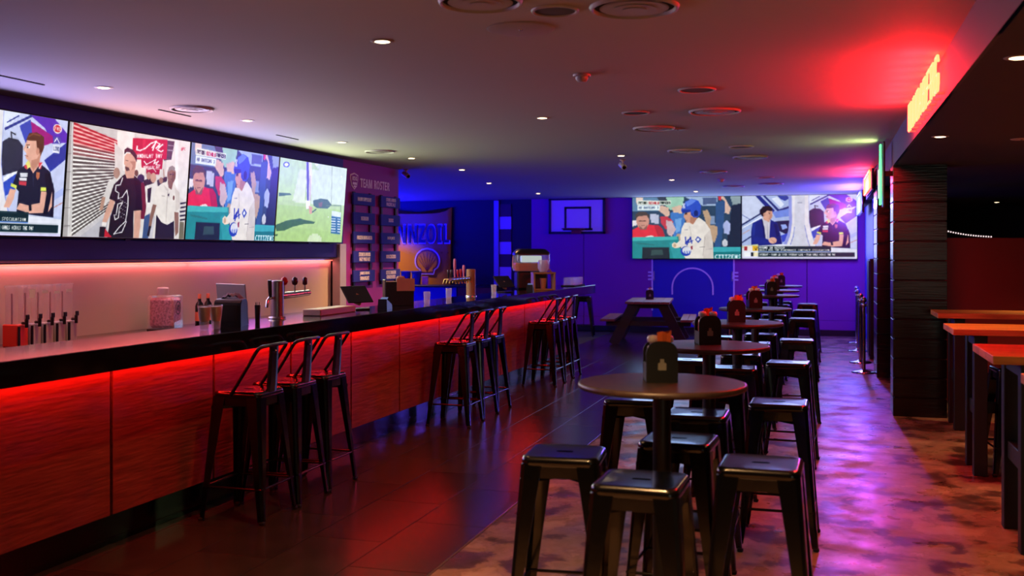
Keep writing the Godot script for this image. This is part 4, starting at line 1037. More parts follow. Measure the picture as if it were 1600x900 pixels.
func right_side() -> void:
	# boarded columns
	var bh := 0.19
	var which := ["nearest", "second"]
	var k := 0
	for q in [[0.64, -10.74, 0.49, 0.40], [0.64, -13.98, 0.49, 0.85]]:
		var c := struct_n("column_%d" % (k + 1), Vector3(q[0], 0, q[1]))
		part("core", G().box(Vector3(q[2] * 0.5, 1.22, -q[3] * 0.5), Vector3(q[2] - 0.03, 2.44, q[3] - 0.03)), M("black_laminate"), c)
		for i in 13:
			var y0 := i * bh; var y1 := minf(y0 + bh - 0.011, 2.44)
			part("board", G().box(Vector3(q[2] * 0.5, (y0 + y1) * 0.5, -q[3] * 0.5), Vector3(q[2], y1 - y0, q[3]), 0.003), mats["black_board%d" % (i * 2 % 3)], c)
		k += 1
	struct_m("wall_partition", G().box(Vector3(3.37, 0.875, -12.06), Vector3(4.44, 1.75, 0.12), 0.006), M("red_wall"))
	# timber bar tables running away to the right
	var names := ["farthest", "middle", "nearest"]
	var tabs := [[0.97, -10.62, -9.96, -10.42, -9.90 - 0.08], [0.875, -8.58, -7.94, -8.40, -8.02], [0.845, -6.70, -5.92, -6.45, -6.02], [0.845, -5.12, -4.40, -4.95, -4.5]]
	for i in 4:
		var t: Array = tabs[i]
		var o := thing("timber_bar_table", ("%s of the timber bar tables with black posts" % names[i]) if i < 3 else "timber bar table barely in view at the right edge of the picture", "table", Vector3(t[0], 0, (t[1] + t[2]) * 0.5), 0.0, "timber bar tables")
		var d: float = absf(t[2] - t[1])
		var n := 3
		for j in n:
			part("top_plank", G().box(Vector3(1.05, 1.0275, (j - 1) * d / n), Vector3(2.1, 0.045, d / n - 0.002), 0.003), mats["oak_top%d" % (j % 2)], o)
		for sx in [0.19, 1.95]:
			for sz in [-1.0, 1.0]:
				part("post", G().box(Vector3(sx, 0.50, sz * (d * 0.5 - 0.12)), Vector3(0.09, 1.0, 0.09), 0.004), M("post_black", C("121216"), 0.5), o)
			part("end_rail", G().box(Vector3(sx, 0.46, 0), Vector3(0.05, 0.10, d - 0.33), 0.004), M("post_black"), o)
			part("bearer", G().box(Vector3(sx, 0.965, 0), Vector3(0.07, 0.08, d - 0.33), 0.004), M("post_black"), o)
		part("stretcher", G().box(Vector3(1.07, 0.46, 0), Vector3(1.70, 0.08, 0.05), 0.004), M("post_black"), o)
	# rope stanchions
	var st: Node3D
	var pos := [Vector3(0.50, 0, -14.5), Vector3(0.50, 0, -15.8), Vector3(0.52, 0, -17.65), Vector3(0.55, 0, -19.3)]
	var ord := ["nearest", "second", "third", "farthest"]
	for i in 4:
		var l := "%s chrome stanchion of the line beside the columns" % ord[i]
		if i == 0:
			st = thing("stanchion", l, "stanchion", pos[0], 0.0, "chrome rope stanchions")
			part("base", G().lathe([[0.155, 0.0], [0.155, 0.014], [0.14, 0.022], [0.05, 0.035], [0.026, 0.05]], 32), M("chrome"), st)
			part("post", G().lathe([[0.024, 0.05], [0.024, 0.90]], 18), M("chrome"), st)
			part("ring", G().lathe([[0.024, 0.875], [0.036, 0.88], [0.036, 0.915], [0.024, 0.92]], 18), M("chrome"), st)
			part("finial", G().lathe([[0.016, 0.92], [0.020, 0.93], [0.038, 0.955], [0.038, 0.975], [0.024, 0.998], [0.0, 1.004]], 18), M("chrome"), st)
			for s in 4:
				part("rope_hook", G(X(Vector3.ZERO, s * PI / 2)).tube([Vector3(0.030, 0.90, 0), Vector3(0.052, 0.905, 0), Vector3(0.056, 0.89, 0), Vector3(0.045, 0.88, 0)], 0.004, 6), M("chrome"), st)
		else: copy_of(st, pos[i], i * 0.5, l)
	# black cabinet behind the second column
	var cb := thing("black_cabinet", "tall plain black cabinet standing behind the second column", "cabinet", Vector3(0.86, 0, -16.7))
	part("carcass", G().box(Vector3(0, 0.75, 0), Vector3(0.42, 1.50, 0.7), 0.006), M("black_laminate"), cb)
	for s in [-1.0, 1.0]:
		var dr := part("door", G().box(Vector3(-0.218, 0.76, s * 0.172), Vector3(0.016, 1.42, 0.335), 0.003), M("black_laminate"), cb)
		part("handle", G().tube([Vector3(-0.24, 0.66, s * 0.03), Vector3(-0.24, 0.86, s * 0.03)], 0.006, 8), M("chrome"), dr)
	# string of little bulbs far back
	var sl := thing("string_lights", "short string of tiny white bulbs above the dark red partition", "string lights", Vector3.ZERO)
	var pts: Array = []
	for i in 21:
		var t := i / 20.0
		pts.append(Vector3(lerpf(1.60, 2.26, t), 1.935 - 0.105 * t - 0.02 * sin(t * PI), -16.0))
	part("wire", G().tube(pts, 0.003, 5), M("wire_black", C("0a0a0a"), 0.6), sl)
	part("shelf_edge", G().box(Vector3(1.93, 1.80, -16.06), Vector3(0.7, 0.02, 0.10)), M("black_laminate"), sl)
	part("shelf_bracket", G().box(Vector3(1.62, 0.9, -16.06), Vector3(0.03, 1.8, 0.03)).box(Vector3(2.24, 0.9, -16.06), Vector3(0.03, 1.8, 0.03)), M("black_laminate"), sl)
	for i in 21:
		part("bulb", G(X(pts[i] + Vector3(0, -0.014, 0))).lathe([[0.0, -0.011], [0.008, -0.007], [0.010, 0.0], [0.006, 0.009], [0.0, 0.012]], 8), glow("bulb", 1.3, 1.0, 1.0), sl)

func neon() -> void:
	# red neon word
	var s := thing("neon_sign", "long red neon word sign glowing on the white bulkhead", "neon sign", Vector3(0.60, 2.585, -7.14))
	var wd := "BUNDABERG"
	for i in wd.length():
		for stroke in STROKES[wd[i]]:
			for off in [0.0]:
				var pts: Array = []
				for j in range(0, stroke.size(), 2):
					var px: float = 0.085 + (stroke[j] - 0.5) * (0.165 - off * 2.0); var py: float = (stroke[j + 1] - 0.5) * (0.19 - off * 2.0)
					pts.append(Vector3(-off * 0.3, py, -1.06 + i * 0.237 + px))
				part("tube", G().tube(pts, 0.009, 6), glow("neon_red", 26.0, 0.85, 0.30), s)
		part("standoff", G().box(Vector3(0.02, -0.105, -1.06 + i * 0.237 + 0.08), Vector3(0.04, 0.012, 0.012)), M("cap_white", C("d9d2d0"), 0.35), s)
	for i in 8: omni(s, Vector3(-0.12, -0.02, -0.98 + 0.28 * i), Color(1.0, 0.09, 0.13), 0.40, 0.09)
	# green bottle
	var g := thing("neon_sign", "green neon bottle sign beside the nearest boarded column", "neon sign", Vector3(0.56, 2.07, -10.86))
	var half: Array = [[0.0, 0.085], [0.03, 0.085], [0.36, 0.085], [0.42, 0.06], [0.46, 0.032], [0.555, 0.03], [0.57, 0.036], [0.585, 0.03]]
	var out: Array = []
	for q in half: out.append(Vector3(-0.03, q[0], q[1]))
	for i in range(half.size() - 1, -1, -1): out.append(Vector3(-0.03, half[i][0], -half[i][1]))
	out.append(out[0])
	part("outline_tube", G().tube(out, 0.009, 8), glow("neon_green", 0.25, 2.2, 0.6), g)
	var lab := PackedVector2Array([Vector2(-0.072, 0.06), Vector2(0.072, 0.06), Vector2(0.072, 0.34), Vector2(-0.072, 0.34)])
	part("label_panel", G(X(Vector3(-0.040, 0, 0), -PI / 2)).prism(lab, -0.010, 0.010), glow("neon_mint", 0.62, 0.95, 0.66), g)
	part("neck_band", G().tube([Vector3(-0.03, 0.52, -0.03), Vector3(-0.03, 0.52, 0.03)], 0.010, 8), glow("neon_amber", 2.0, 0.75, 0.08), g)
	part("backing", G().box(Vector3(0.0, 0.29, 0), Vector3(0.02, 0.64, 0.21), 0.006), M("black_laminate"), g)
	part("bracket", G().box(Vector3(0.045, 0.30, 0), Vector3(0.07, 0.05, 0.05)), M("black_laminate"), g)
	area(g, Vector3(-0.05, 0.3, 0), Vector3.LEFT, Vector2(0.2, 0.55), Color(0.85, 1.0, 0.62), 0.8)
	# red framed light box further along
	var r := thing("neon_sign", "red rimmed neon light box far along the bulkhead", "neon sign", Vector3(0.59, 2.54, -15.0))
	part("face", G().box(Vector3(-0.02, 0, 0), Vector3(0.012, 0.20, 1.7)), glow("box_cream", 2.6, 0.80, 0.40), r)
	part("rim_tube", G(X(Vector3(-0.035, 0, 0), PI / 2)).tube(rect_loop(0.90, 0.115, 0.05), 0.010, 8), glow("neon_red"  , 26.0, 0.85, 0.30), r)
	part("backing", G().box(Vector3(0.005, 0, 0), Vector3(0.03, 0.27, 1.9), 0.006), M("black_laminate"), r)
	for i in 3: omni(r, Vector3(-0.13, 0, -0.6 + 0.6 * i), Color(1.0, 0.16, 0.30), 0.5)
	# blue-white light box by the far screens
	var b := thing("neon_sign", "blue white neon light box beside the far screens", "neon sign", Vector3(0.59, 2.42, -18.5))
	part("face", G().box(Vector3(-0.02, 0, 0), Vector3(0.012, 0.28, 1.6)), glow("box_blue", 0.55, 1.0, 2.6), b)
	part("rim_tube", G(X(Vector3(-0.035, 0, 0), PI / 2)).tube(rect_loop(0.86, 0.16, 0.05), 0.010, 8), glow("neon_blue", 0.6, 0.7, 24.0), b)
	part("backing", G().box(Vector3(0.005, 0, 0), Vector3(0.03, 0.36, 1.8), 0.006), M("black_laminate"), b)
	for i in 3: omni(b, Vector3(-0.14, 0, -0.6 + 0.6 * i), Color(0.42, 0.30, 1.0), 1.8)

func far_end() -> void:
	var Z := -20.7
	# court lines painted on the blue panel
	var c := thing("court_lines", "white basketball court lines marked on the blue wall panel", "wall marking", Vector3(0, 0, Z + 0.009))
	var w: Material = M("line_white")
	for x in [-3.30, -1.695]: part("side_line", G().box(Vector3(x, 0.95, 0), Vector3(0.028, 1.03, 0.008)), w, c)
	for x in [-3.30, -1.695]:
		for k in 3: part("lane_mark", G().box(Vector3(x + (0.02 if x > -2 else -0.02), 1.20 - k * 0.07, 0.002), Vector3(0.13, 0.03, 0.008)), w, c)
		part("lane_mark", G().box(Vector3(x + (-0.03 if x > -2 else 0.03), 1.13, 0.002), Vector3(0.03, 0.18, 0.008)), w, c)
	var arc: Array = []
	arc.append(Vector3(-2.90, 0.76, 0.002))
	for i in 25:
		var a := PI - PI * i / 24.0
		arc.append(Vector3(-2.50 + 0.40 * cos(a), 0.90 + 0.385 * sin(a), 0.002))
	arc.append(Vector3(-2.10, 0.76, 0.002))
	var g := G()
	for i in arc.size() - 1: g.bar(arc[i], arc[i + 1], 0.028, 0.008, Vector3(0.3, 1, 0).cross(Vector3.BACK) if false else (arc[i + 1] - arc[i]).cross(Vector3.BACK))
	part("arc_line", g, w, c)
	# basketball backboard
	var b := thing("basketball_backboard", "white basketball backboard with black border on the purple wall", "backboard", Vector3(-4.84, 2.345, Z + 0.03))
	part("board", G().box(Vector3.ZERO, Vector3(1.12, 0.72, 0.04)), M("board_white", C("d8d0ea"), 0.4), b)
	for q in [[0.0, 0.345, 1.18, 0.05], [0.0, -0.345, 1.18, 0.05], [-0.565, 0.0, 0.05, 0.74], [0.565, 0.0, 0.05, 0.74]]:
		part("border", G().box(Vector3(q[0], q[1], 0.012), Vector3(q[2], q[3], 0.05), 0.004), M("border_navy", C("0c0a24"), 0.5), b)
	for q in [[0.0, 0.165, 0.56, 0.045], [0.0, -0.275, 0.62, 0.045], [-0.258, -0.055, 0.045, 0.48], [0.258, -0.055, 0.045, 0.48]]:
		part("target_line", G().box(Vector3(q[0] + 0.02, q[1], 0.022), Vector3(q[2], q[3], 0.006)), M("border_navy"), b)
	part("hoop_bracket", G().box(Vector3(0.0, -0.31, 0.06), Vector3(0.20, 0.12, 0.08), 0.01), M("hoop_red", C("7a1c18"), 0.5), b)
	var ring: Array = []
	for i in 29: ring.append(Vector3(0.225 * cos(TAU * i / 28), -0.27, 0.34 + 0.225 * sin(TAU * i / 28)))
	part("hoop", G().tube(ring, 0.010, 8), M("hoop_red"), b)
	# squares strip and blue lit edge
	var s := thing("checkered_strip", "tall strip of alternating violet and maroon squares on navy wall", "wall panel", Vector3(-6.375, 0, Z + 0.012))
	for k in 10:
		var y := 2.60 - 0.262 * k - 0.13 + 0.135
		if y < 0.2: break
		part("square", G().box(Vector3(0, y - 0.13, 0), Vector3(0.25, 0.258, 0.022), 0.002), M("sq_light", C("b3a2ea"), 0.5) if k % 2 == 1 else M("sq_dark", C("3d1238"), 0.6), s)
	part("edge_post", G().box(Vector3(-0.19, 1.35, 0.02), Vector3(0.10, 2.66, 0.05), 0.004), M("edge_pale", C("8d8ac8"), 0.45), s)
	# racing bonnet hung on the navy wall
	var h := thing("car_bonnet", "dull yellow racing car bonnet with a shell emblem on navy wall", "car bonnet", Vector3(-8.35, 1.62, Z + 0.07))
	var rows: Array = []
	for i in 9:
		var v := i / 8.0
		var r := PackedVector3Array()
		for j in 13:
			var u := j / 12.0 * 2.0 - 1.0
			var top := 0.80 + 0.13 * pow(absf(u), 5.0)
			r.append(Vector3(u * (0.80 - 0.03 * (1 - v)), lerpf(-0.78, top, v), 0.05 * (1.0 - u * u) + 0.02 * sin(v * PI)))
		rows.append(r)
	for i in rows.size():
		var r: PackedVector3Array = rows[i]
		for j in range(12, -1, -1): r.append(r[j] + Vector3(0, 0, -0.04))
		rows[i] = r
	part("panel", G().grid(rows), M("bonnet_yellow", C("b07a1c"), 0.25), h)
	lettering("letter_outline", "PENNZOIL", 0.42, 1.60, 0.012, M("outline_violet", C("b9a8e0"), 0.4), h, Vector3(-0.0, 0.37, 0.075))
	lettering("lettering", "PENNZOIL", 0.375, 1.55, 0.012, M("letter_navy", C("0d0b40"), 0.5), h, Vector3(-0.0, 0.37, 0.083))
	var shell := PackedVector2Array()
	for i in 19:
		var a := PI * (1.18 - 1.36 * i / 18.0)
		shell.append(Vector2(0.29 * cos(a), 0.03 + 0.27 * sin(a) * (1.0 + 0.02 * (i % 2))))
	shell.append_array([Vector2(0.17, -0.17), Vector2(0.15, -0.26), Vector2(-0.15, -0.26), Vector2(-0.17, -0.17)])
	var sh := part("shell_outline", G(X(Vector3(0.28, -0.23, 0.072))).prism(shell, -0.006, 0.006), M("outline_violet"), h)
	var sc2 := PackedVector2Array(); var sc3 := PackedVector2Array()
	for q in shell: sc2.append(q * 0.90); sc3.append(q * 0.78)
	part("shell_rim", G(X(Vector3(0.28, -0.23, 0.078))).prism(sc2, -0.006, 0.006), M("shell_red", C("5a1626"), 0.4), sh)
	part("shell_field", G(X(Vector3(0.28, -0.23, 0.084))).prism(sc3, -0.006, 0.006), M("bonnet_yellow"), sh)
	for i in 7:
		var a := PI * (0.92 - 0.84 * i / 6.0)
		part("shell_rib", G().bar(Vector3(0.28, -0.42, 0.092), Vector3(0.28 + 0.20 * cos(a), -0.20 + 0.18 * sin(a), 0.092), 0.012, 0.006, Vector3(cos(a), sin(a), 0).cross(Vector3.BACK)), M("shell_red"), sh)
	for x in [-0.12, 0.60, 0.74]: part("catch", G().lathe([[0.0, 0.0], [0.018, 0.0], [0.0, 0.03]], 10), M("chrome"), h).transform = X(Vector3(x, -0.03, 0.06), 0, PI / 2)
	# picnic table
	var p := thing("picnic_table", "timber topped picnic table with dark splayed legs before the blue panel", "picnic table", Vector3(-2.98, 0, -18.45), 0.10)
	for k in 5: part("top_plank", G().box(Vector3((k - 2) * 0.152, 0.732, 0), Vector3(0.148, 0.04, 1.75), 0.004), M("picnic_wood", C("7c4a3e"), 0.5), p)
	for sx in [-1.0, 1.0]:
		for j in 2: part("seat_plank", G().box(Vector3(sx * (0.62 + 0.125 * j), 0.432, 0), Vector3(0.12, 0.04, 1.75), 0.004), M("picnic_wood"), p)
	for sz in [-1.0, 1.0]:
		for sx in [-1.0, 1.0]: part("leg", G().bar(Vector3(sx * 0.24, 0.71, sz * 0.62), Vector3(sx * 0.60, 0.0, sz * 0.62), 0.17, 0.05, Vector3.RIGHT), M("post_black"), p)
		part("seat_bearer", G().box(Vector3(0, 0.365, sz * 0.575), Vector3(1.46, 0.09, 0.04), 0.003), M("post_black"), p)
		part("top_bearer", G().box(Vector3(0, 0.67, sz * 0.575), Vector3(0.72, 0.085, 0.04), 0.003), M("post_black"), p)
	# blue cove light in the alcove beyond the roster wall
	var cv := thing("cove_light", "blue LED cove strip on the alcove side of the roster wall", "light", bp(13.92, -2.45, 2.3))
	part("channel", G().box(Vector3(-1.6, 0, -0.02), Vector3(3.2, 0.04, 0.05)), M("black_laminate"), cv)
	part("diffuser", G().box(Vector3(-1.6, 0.025, -0.02), Vector3(3.15, 0.012, 0.03)), glow("cove_blue", 0.05, 0.08, 12.0), cv)
	area(cv, Vector3(-1.6, 0.04, -0.04), Vector3(0.25, 1, -0.6).normalized(), Vector2(3.1, 0.04), Color(0.08, 0.08, 1.0), 18.0)
	var pv := thing("wall_washer", "long blue LED batten on the alcove side wall", "light", Vector3(-9.84, 2.0, -16.9))
	part("batten", G().box(Vector3(-0.03, 0, 0), Vector3(0.05, 0.07, 6.6), 0.004), M("black_laminate"), pv)
	part("diffuser", G().box(Vector3(0.002, 0.0, 0), Vector3(0.014, 0.03, 6.5)), glow("cove_blue", 0.05, 0.08, 12.0), pv)
	area(pv, Vector3(0.014, 0, 0), Vector3(0.35, 1, 0).normalized(), Vector2(0.04, 6.5), Color(0.04, 0.05, 1.0), 230.0)
	downlight(Vector3(-8.85, 2.70, -19.85), "small downlight over the hung car bonnet", 9.0)
	struct_m("wall_alcove_side", G().box(Vector3(-7.75, 1.35, -12.72), Vector3(4.3, 2.7, 0.2)), M("navy_paint"))

func bar_items() -> void:
	var Y := 1.1222
	var BK := 0.9362
	# five upright juice dispensers on the back counter
	var tap_dark: Material = M("tap_dark", C("2a1a18"), 0.4, 0.5)
	var ordn := ["leftmost", "second from the left", "middle", "fourth from the left", "rightmost"]
	for i in 5:
		var o := thing("drink_dispenser", "%s clear upright drink dispenser before the splashback%s" % [ordn[i], ", with red base" if i == 0 else ""], "drink dispenser", bp(6.92 + 0.122 * i, -2.05, BK), -PHI, "upright drink dispensers")
		part("base", G().box(Vector3(0, 0.078, 0), Vector3(0.13, 0.156, 0.104), 0.006), M("disp_red", C("f0341c"), 0.4) if i == 0 else M("disp_pale", C("c9aeb4"), 0.3), o)
		part("tank", G().box(Vector3(-0.01, 0.285, 0), Vector3(0.085, 0.256, 0.085), 0.004), clear_mat("clear_plastic", Color(0.95, 0.88, 0.9, 0.22), 0.08), o)
		part("lid", G().box(Vector3(-0.01, 0.420, 0), Vector3(0.092, 0.014, 0.092), 0.003), clear_mat("clear_plastic", Color.WHITE), o)
		part("liquid_tube", G().tube([Vector3(-0.01, 0.157, 0.02), Vector3(-0.01, 0.37, 0.02)], 0.006, 8), M("disp_tube", C("8d5a62"), 0.4), o)
		var tp := part("tap", G().tube([Vector3(0.060, 0.165, 0), Vector3(0.10, 0.165, 0)], 0.010, 8).tube([Vector3(0.098, 0.195, 0), Vector3(0.098, 0.135, 0)], 0.012, 8), tap_dark, o)
		part("lever", G().box(Vector3(0.106, 0.208, 0), Vector3(0.012, 0.035, 0.03), 0.003), tap_dark, tp)
		part("drip_post", G().box(Vector3(0.075, 0.072, 0.045), Vector3(0.012, 0.144, 0.012)), tap_dark, o)
		if i > 0:
			part("paper_tag", G().box(Vector3(0.034, 0.375 - 0.01 * (i % 2), 0.0), Vector3(0.002, 0.06 if i == 1 else 0.022, 0.055)), M("paper", C("dcd6d0"), 0.7), o)
	# big square jar with lid and round printed badge
	var j := thing("glass_jar", "square glass jar of pink ice with a round printed badge", "jar", bp(8.56, -2.02, BK), -PHI + 0.25)
	part("contents", G().box(Vector3(0, 0.15, 0), Vector3(0.20, 0.25, 0.20), 0.02), M("pink_ice", C("c8606c"), 0.35), j)
	var pim: StandardMaterial3D = mats["pink_ice"]
	pim.albedo_color = Color.WHITE
	pim.albedo_texture = tex_noise(256, 301, 0.06, [[0.0, C("5a2026")], [0.35, C("b0505c")], [0.6, C("d9808a")], [1.0, C("f0b4b8")]], 3); tri(pim, Vector3(2.2, 2.2, 2.2), false)
	part("glass_wall", G().grid([rrect(0.115, 0.115, 0.02, 0.0), rrect(0.115, 0.115, 0.02, 0.285), rrect(0.09, 0.09, 0.02, 0.30)], true, true, false), clear_mat("clear_glass", Color(0.96, 0.93, 0.95, 0.14), 0.03), j)
	part("foot", G().box(Vector3(0, 0.008, 0), Vector3(0.232, 0.016, 0.232), 0.004), M("tap_dark"), j)
	part("lid", G(X(Vector3(0, 0.30, 0.05))).lathe([[0.045, 0.0], [0.048, 0.05], [0.042, 0.062], [0.0, 0.066]], 20), M("disp_pale"), j)
	part("badge", G(Transform3D(Basis(Vector3.UP, PI / 2) * Basis(Vector3.RIGHT, PI / 2), Vector3(0.118, 0.19, 0.02))).grid([_ring(0.049, 0.0), _ring(0.056, 0.0), _ring(0.056, 0.002), _ring(0.049, 0.002), _ring(0.049, 0.0)], false, true, false), M("ink_dark", C("2a0c12"), 0.6), j)
	lettering("badge_number", "41", 0.055, 0.055, 0.002, M("ink_dark"), j, Vector3(0.119, 0.19, 0.02), PI / 2)
	# dark bottles with pale labels
	for k in 2:
		var b := thing("wine_bottle", "%s dark bottle with pink label behind the napkin dispenser" % ["nearer", "farther"][k], "bottle", bp(9.02 + 0.13 * k, -2.0, BK), 0.0, "dark labelled bottles")
		part("glass", G().lathe([[0.0, 0.0], [0.036, 0.0], [0.038, 0.005], [0.038, 0.18], [0.030, 0.205], [0.015, 0.225], [0.014, 0.285], [0.0, 0.287]], 20), M("bottle_glass", C("0c0b0d"), 0.12), b)
		part("label", G().lathe([[0.0385, 0.05], [0.0388, 0.05], [0.0388, 0.13], [0.0385, 0.13]], 20, true, false), M("label_pink", C("e0705a"), 0.6), b)
		part("capsule", G().lathe([[0.0148, 0.245], [0.0150, 0.288], [0.0, 0.290]], 14, true, false), M("label_pink"), b)
	# tumblers
	for k in 2:
		var t := thing("tumbler", "%s tapered beer tumbler near the edge of the counter" % ["left", "right"][k], "glass", bp(6.50 + 0.07 * k, -0.24 + 0.035 * k, Y), 0.0, "tapered tumblers")
		part("glass", G().lathe([[0.0, 0.006], [0.022, 0.006], [0.028, 0.05], [0.038, 0.145], [0.040, 0.150], [0.0415, 0.150], [0.030, 0.05], [0.025, 0.0], [0.0, 0.0]], 24), clear_mat("tumbler_glass", Color(0.92, 0.90, 0.88, 0.20), 0.04), t)
		part("drink", G().lathe([[0.0, 0.05], [0.027, 0.052], [0.0365, 0.14], [0.0, 0.14]], 20), M("ale", C("b98a5c") if k == 0 else C("b98a5c"), 0.3), t)
	# black napkin dispenser with cloth
	var nd := thing("napkin_dispenser", "rounded black napkin dispenser with a cloth on top", "dispenser", bp(6.88, -0.30, Y), -PHI + 0.35)
	part("housing", G(X(Vector3(0, 0, 0), PI / 2)).prism(arch(0.105, 0.170, 0.06), -0.085, 0.085), M("plastic_black", C("151416"), 0.35), nd)
	part("face_plate", G().box(Vector3(0.0, 0.085, 0.108), Vector3(0.12, 0.11, 0.006), 0.002), M("plastic_black"), nd)
	part("top_cover", G(X(Vector3(0, 0.150, 0), PI / 2)).prism(arch(0.090, 0.024, 0.020), -0.078, 0.078), M("grey_cover", C("8d8a8f"), 0.35), nd)
	var cl: Array = []
	for i in 9:
		var r := PackedVector3Array()
		for q in 9:
			var u := i / 8.0 - 0.5; var v := q / 8.0 - 0.5
			r.append(Vector3(u * 0.13, 0.012 + 0.010 * sin(u * 17.0 + v * 6.0) + 0.008 * cos(v * 21.0) - 0.05 * pow(absf(u) * 1.8, 4.0), v * 0.11))
		cl.append(r)
	solo("bar_cloth", G().grid(cl, true, false, false), M("cloth_grey", C("8f7478"), 0.9), "crumpled greyish cloth lying on the black napkin dispenser", "cloth", bp(6.90, -0.30, Y + 0.186), 0.3)
	solo("steel_tray", G(X(Vector3(0, 0.132, 0), 0, 0, 0.10)).box(Vector3.ZERO, Vector3(0.008, 0.262, 0.34), 0.003), M("tray_steel", C("8f8a80"), 0.4, 0.4), "grey steel tray propped upright behind the napkin dispenser", "tray", bp(7.08, -0.42, Y), -PHI + 1.15)
	var cup := thing("straw_cup", "slim black cup of straws beside the steel tray", "cup", bp(7.23, -0.32, Y))
	part("cup", G().lathe([[0.0, 0.0], [0.016, 0.0], [0.020, 0.115], [0.017, 0.115], [0.014, 0.01], [0.0, 0.01]], 16), M("plastic_black"), cup)
	for i in 5: part("straw", G().tube([Vector3(0.004 * cos(i * 1.3), 0.01, 0.004 * sin(i * 1.3)), Vector3(0.013 * cos(i * 1.3), 0.135, 0.013 * sin(i * 1.3))], 0.003, 6), M("straw_black", C("0c0c0c"), 0.4), cup)
	# steel beer tower
	var bt := thing("beer_tower", "round steel beer tower with a long chrome tap arm and badges", "beer tower", bp(7.62, -0.40, Y), -PHI)
	part("column", G().lathe([[0.062, 0.0], [0.062, 0.012], [0.047, 0.018], [0.046, 0.262], [0.040, 0.270], [0.0, 0.272]], 32), M("tower_steel", C("9a9698"), 0.3, 0.8), bt)
	var arm := part("tap_arm", G().tube([Vector3(0.0, 0.158, -0.02), Vector3(0.0, 0.162, -0.25), Vector3(0.0, 0.168, -0.46)], 0.026, 16, 0.8), M("chrome"), bt)
	for i in 3:
		part("badge", G(X(Vector3(0.0, 0.262 - 0.004 * i, -0.10 - 0.15 * i), PI / 2 - 0.5)).lathe([[0.0, -0.032], [0.018, -0.022], [0.030 - 0.006 * i, 0.0], [0.018, 0.024], [0.0, 0.034]], 18), M("badge_red", C("b81c20"), 0.3) if i == 0 else M("badge_dark", C("3a1418"), 0.25), arm)
		part("badge_stem", G().tube([Vector3(0, 0.18, -0.10 - 0.15 * i), Vector3(0, 0.24, -0.10 - 0.15 * i)], 0.006, 8), M("chrome"), arm)
	var sp := part("side_tap", G().tube([Vector3(0.0, 0.150, 0.04), Vector3(0.0, 0.150, 0.10), Vector3(0, 0.13, 0.13), Vector3(0, 0.085, 0.14)], 0.011, 10), M("chrome"), bt)
	part("handle", G().tube([Vector3(0, 0.155, 0.09), Vector3(0.0, 0.19, 0.095), Vector3(0.0, 0.275, 0.10)], 0.011, 10, 1.35), M("plastic_black"), sp)
	# serving board
	solo("serving_board", G().box(Vector3(0, 0.024, 0), Vector3(0.15, 0.048, 0.62), 0.006), M("pale_wood", C("b98f70"), 0.5), "pale timber serving box lying along the counter", "board", bp(8.27, -0.32, Y), -PHI + 0.03)
	# point of sale tablets and card terminals
	var ps: Node3D
	for k in 2:
		var at := bp([8.84, 12.75][k], -0.36, Y)
		var l: String = ["tilted dark till tablet next to the serving box", "tilted dark till tablet beside the slush machine"][k]
		if k == 0:
			ps = thing("till_tablet", l, "tablet", at, -PHI - 0.5, "till tablets")
			part("foot", G().box(Vector3(0, 0.006, 0), Vector3(0.14, 0.012, 0.14), 0.004), M("plastic_black"), ps)
			part("stem", G().bar(Vector3(0.0, 0.045, 0.012), Vector3(-0.02, 0.12, -0.02), 0.06, 0.02, Vector3.BACK), M("pale_wood"), ps)
			var tb := part("tablet", G(X(Vector3(-0.02, 0.125, 0.0), 0, 0, 0.75)).box(Vector3.ZERO, Vector3(0.012, 0.18, 0.25), 0.004), M("plastic_black"), ps)
			part("tablet_face", G(X(Vector3(-0.02, 0.125, 0.0), 0, 0, 0.75)).box(Vector3(-0.008, 0, 0), Vector3(0.004, 0.15, 0.22)), M("screen_off", C("0a0c12"), 0.1), tb)
		else: copy_of(ps, at, -PHI - 0.5, l)
	var tm: Node3D
	for k in 2:
		var at := bp([9.02, 13.12][k], -0.16 if k == 1 else -0.20, Y)
		var l: String = ["black card terminal by the black napkin box", "black card terminal in front of the slush machine"][k]
		if k == 0:
			tm = thing("card_terminal", l, "card terminal", at, -PHI + 0.2, "card terminals")
			part("body", G().hexa([Vector3(-0.04, 0, 0.11), Vector3(0.04, 0, 0.11), Vector3(0.04, 0, -0.09), Vector3(-0.04, 0, -0.09), Vector3(-0.036, 0.085, 0.10), Vector3(0.036, 0.085, 0.10), Vector3(0.036, 0.035, -0.085), Vector3(-0.036, 0.035, -0.085)]), M("plastic_black"), tm)
			part("display", G(X(Vector3(0, 0.083, 0.06), 0, 0.26)).box(Vector3(0, 0, -0.02), Vector3(0.056, 0.004, 0.06)), glow("term_screen", 0.10, 0.14, 0.32), tm)
			for i in 4: part("key_row", G(X(Vector3(0, 0.062 - 0.0095 * i, 0.0 - 0.020 * i), 0, 0.26)).box(Vector3.ZERO, Vector3(0.056, 0.004, 0.010)), M("key_grey", C("55555c"), 0.5), tm)
		else: copy_of(tm, at, -PHI + 0.2, l)
	# black napkin box with brown card
	var nb := thing("napkin_box", "square black napkin box with brown paper card clipped on top", "box", bp(9.60, -0.34, Y), 0.55)
	for s in [-1.0, 1.0]:
		part("side", G().box(Vector3(s * 0.125, 0.115, 0), Vector3(0.010, 0.23, 0.15), 0.003), M("plastic_black"), nb)
		part("wall", G().box(Vector3(0, 0.105, s * 0.075), Vector3(0.25, 0.21, 0.008), 0.003), M("plastic_black"), nb)
	part("floor_plate", G().box(Vector3(0, 0.008, 0), Vector3(0.25, 0.016, 0.15)), M("plastic_black"), nb)
